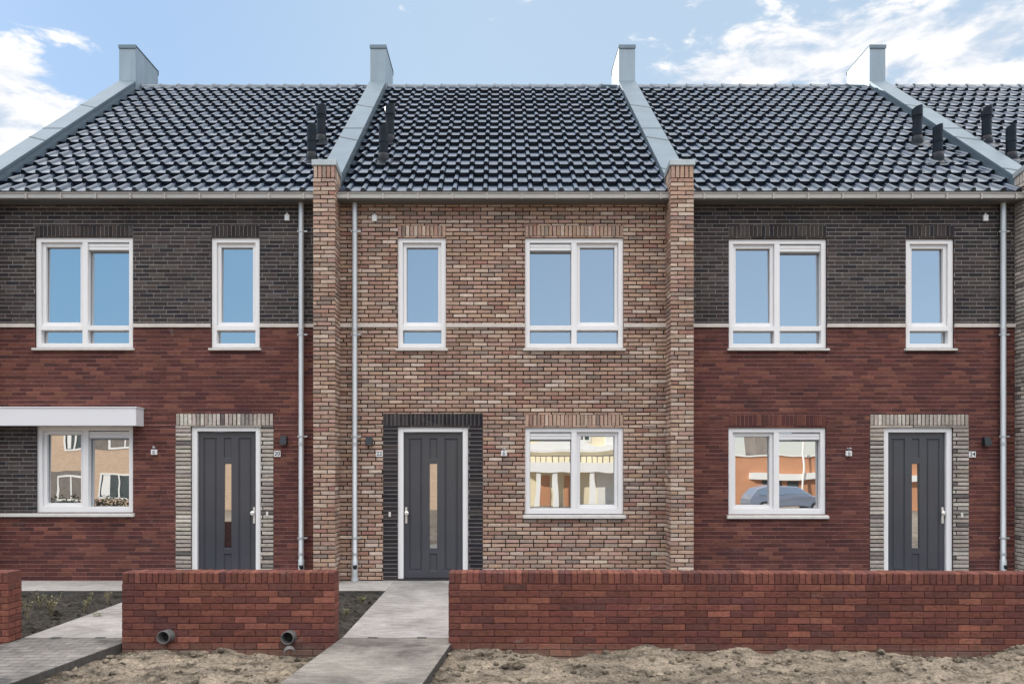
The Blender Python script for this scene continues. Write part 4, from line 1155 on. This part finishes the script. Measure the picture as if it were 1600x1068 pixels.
# bright lobe added to the sky above and behind the camera to light the fronts
fill_lobe = mth('MULTIPLY', mth('MULTIPLY', smooth(sep.outputs[2], .37, .66), smooth(sep.outputs[1], .82, .08)), smooth(cn.outputs[0], .22, .55))
gain_f = nt.nodes.new('ShaderNodeMix'); gain_f.data_type = 'RGBA'
gain_f.inputs[6].default_value = (2.3, 2.3, 2.2, 1); gain_f.inputs[7].default_value = (1.7, 1.75, 1.8, 1); nt.links.new(frontm, gain_f.inputs[0])
base = mixc(nt, 'MULTIPLY', 1.0, sky.outputs[0], gain_f.outputs[2])
# pale winter haze over the lower front sky
hz = nt.nodes.new('ShaderNodeMix'); hz.data_type = 'RGBA'; nt.links.new(smooth(sep.outputs[0], -.55, .0), hz.inputs[0])
hz.inputs[6].default_value = (3.3, 5.4, 8.6, 1); hz.inputs[7].default_value = (5.7, 7.3, 9.0, 1)
base = mixc(nt, 'MIX', mth('MULTIPLY', mth('MULTIPLY', frontm, smooth(sep.outputs[2], .95, .6)), .82), base, hz.outputs[2])
# clear sky seen opposite the sun, paler towards its horizon
rr_ = nt.nodes.new('ShaderNodeMix'); rr_.data_type = 'RGBA'; nt.links.new(smooth(sep.outputs[0], -.5, .15), rr_.inputs[0])
rr_.inputs[6].default_value = (3.0, 6.0, 9.1, 1); rr_.inputs[7].default_value = (4.9, 6.5, 8.5, 1)
rr2 = mixc(nt, 'MIX', smooth(sep.outputs[2], .11, .04), rr_.outputs[2], (10.5, 9.8, 9.0, 1))
base = mixc(nt, 'MIX', mth('MULTIPLY', smooth(sep.outputs[1], .0, -.2), .75), base, rr2)
shade = ramp(nt, smooth(cn.outputs[0], .40, .60), [(0.0, (6.3, 7.3, 8.7)), (1.0, (11.2, 11.0, 10.9))])
c1 = mixc(nt, 'MIX', mth('MULTIPLY', cl, frontm), base, shade.outputs[0])
c2 = mixc(nt, 'MIX', fill_lobe, c1, (37.5, 36.0, 34.6, 1))
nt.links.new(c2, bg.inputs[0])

sd = bpy.data.lights.new('sun', 'SUN'); sd.energy = 5.0; sd.angle = R(.5); sd.color = (1.0, .93, .82)
so = bpy.data.objects.new('sun', sd); COL.objects.link(so)
S_ = Vector((math.sin(SUN_AZ) * math.cos(SUN_EL), math.cos(SUN_AZ) * math.cos(SUN_EL), math.sin(SUN_EL)))
so.rotation_euler = (-S_).to_track_quat('-Z', 'Y').to_euler(); so.location = S_ * 40

cd = bpy.data.cameras.new('camera'); cam = bpy.data.objects.new('camera', cd); COL.objects.link(cam)
cam.location = (0, -CAM_D, CAM_H); cam.rotation_euler = (R(90), 0, 0)
cd.sensor_width = 36; cd.lens = F / 1600 * 36; cd.shift_x = (800 - CX) / 1600; cd.shift_y = (HY - 534) / 1600
cd.clip_start = .1; cd.clip_end = 2000
sc.camera = cam
sc.view_settings.view_transform = 'Standard'; sc.view_settings.look = 'None'; sc.view_settings.exposure = 0; sc.view_settings.gamma = 1
sc.cycles.max_bounces = 6
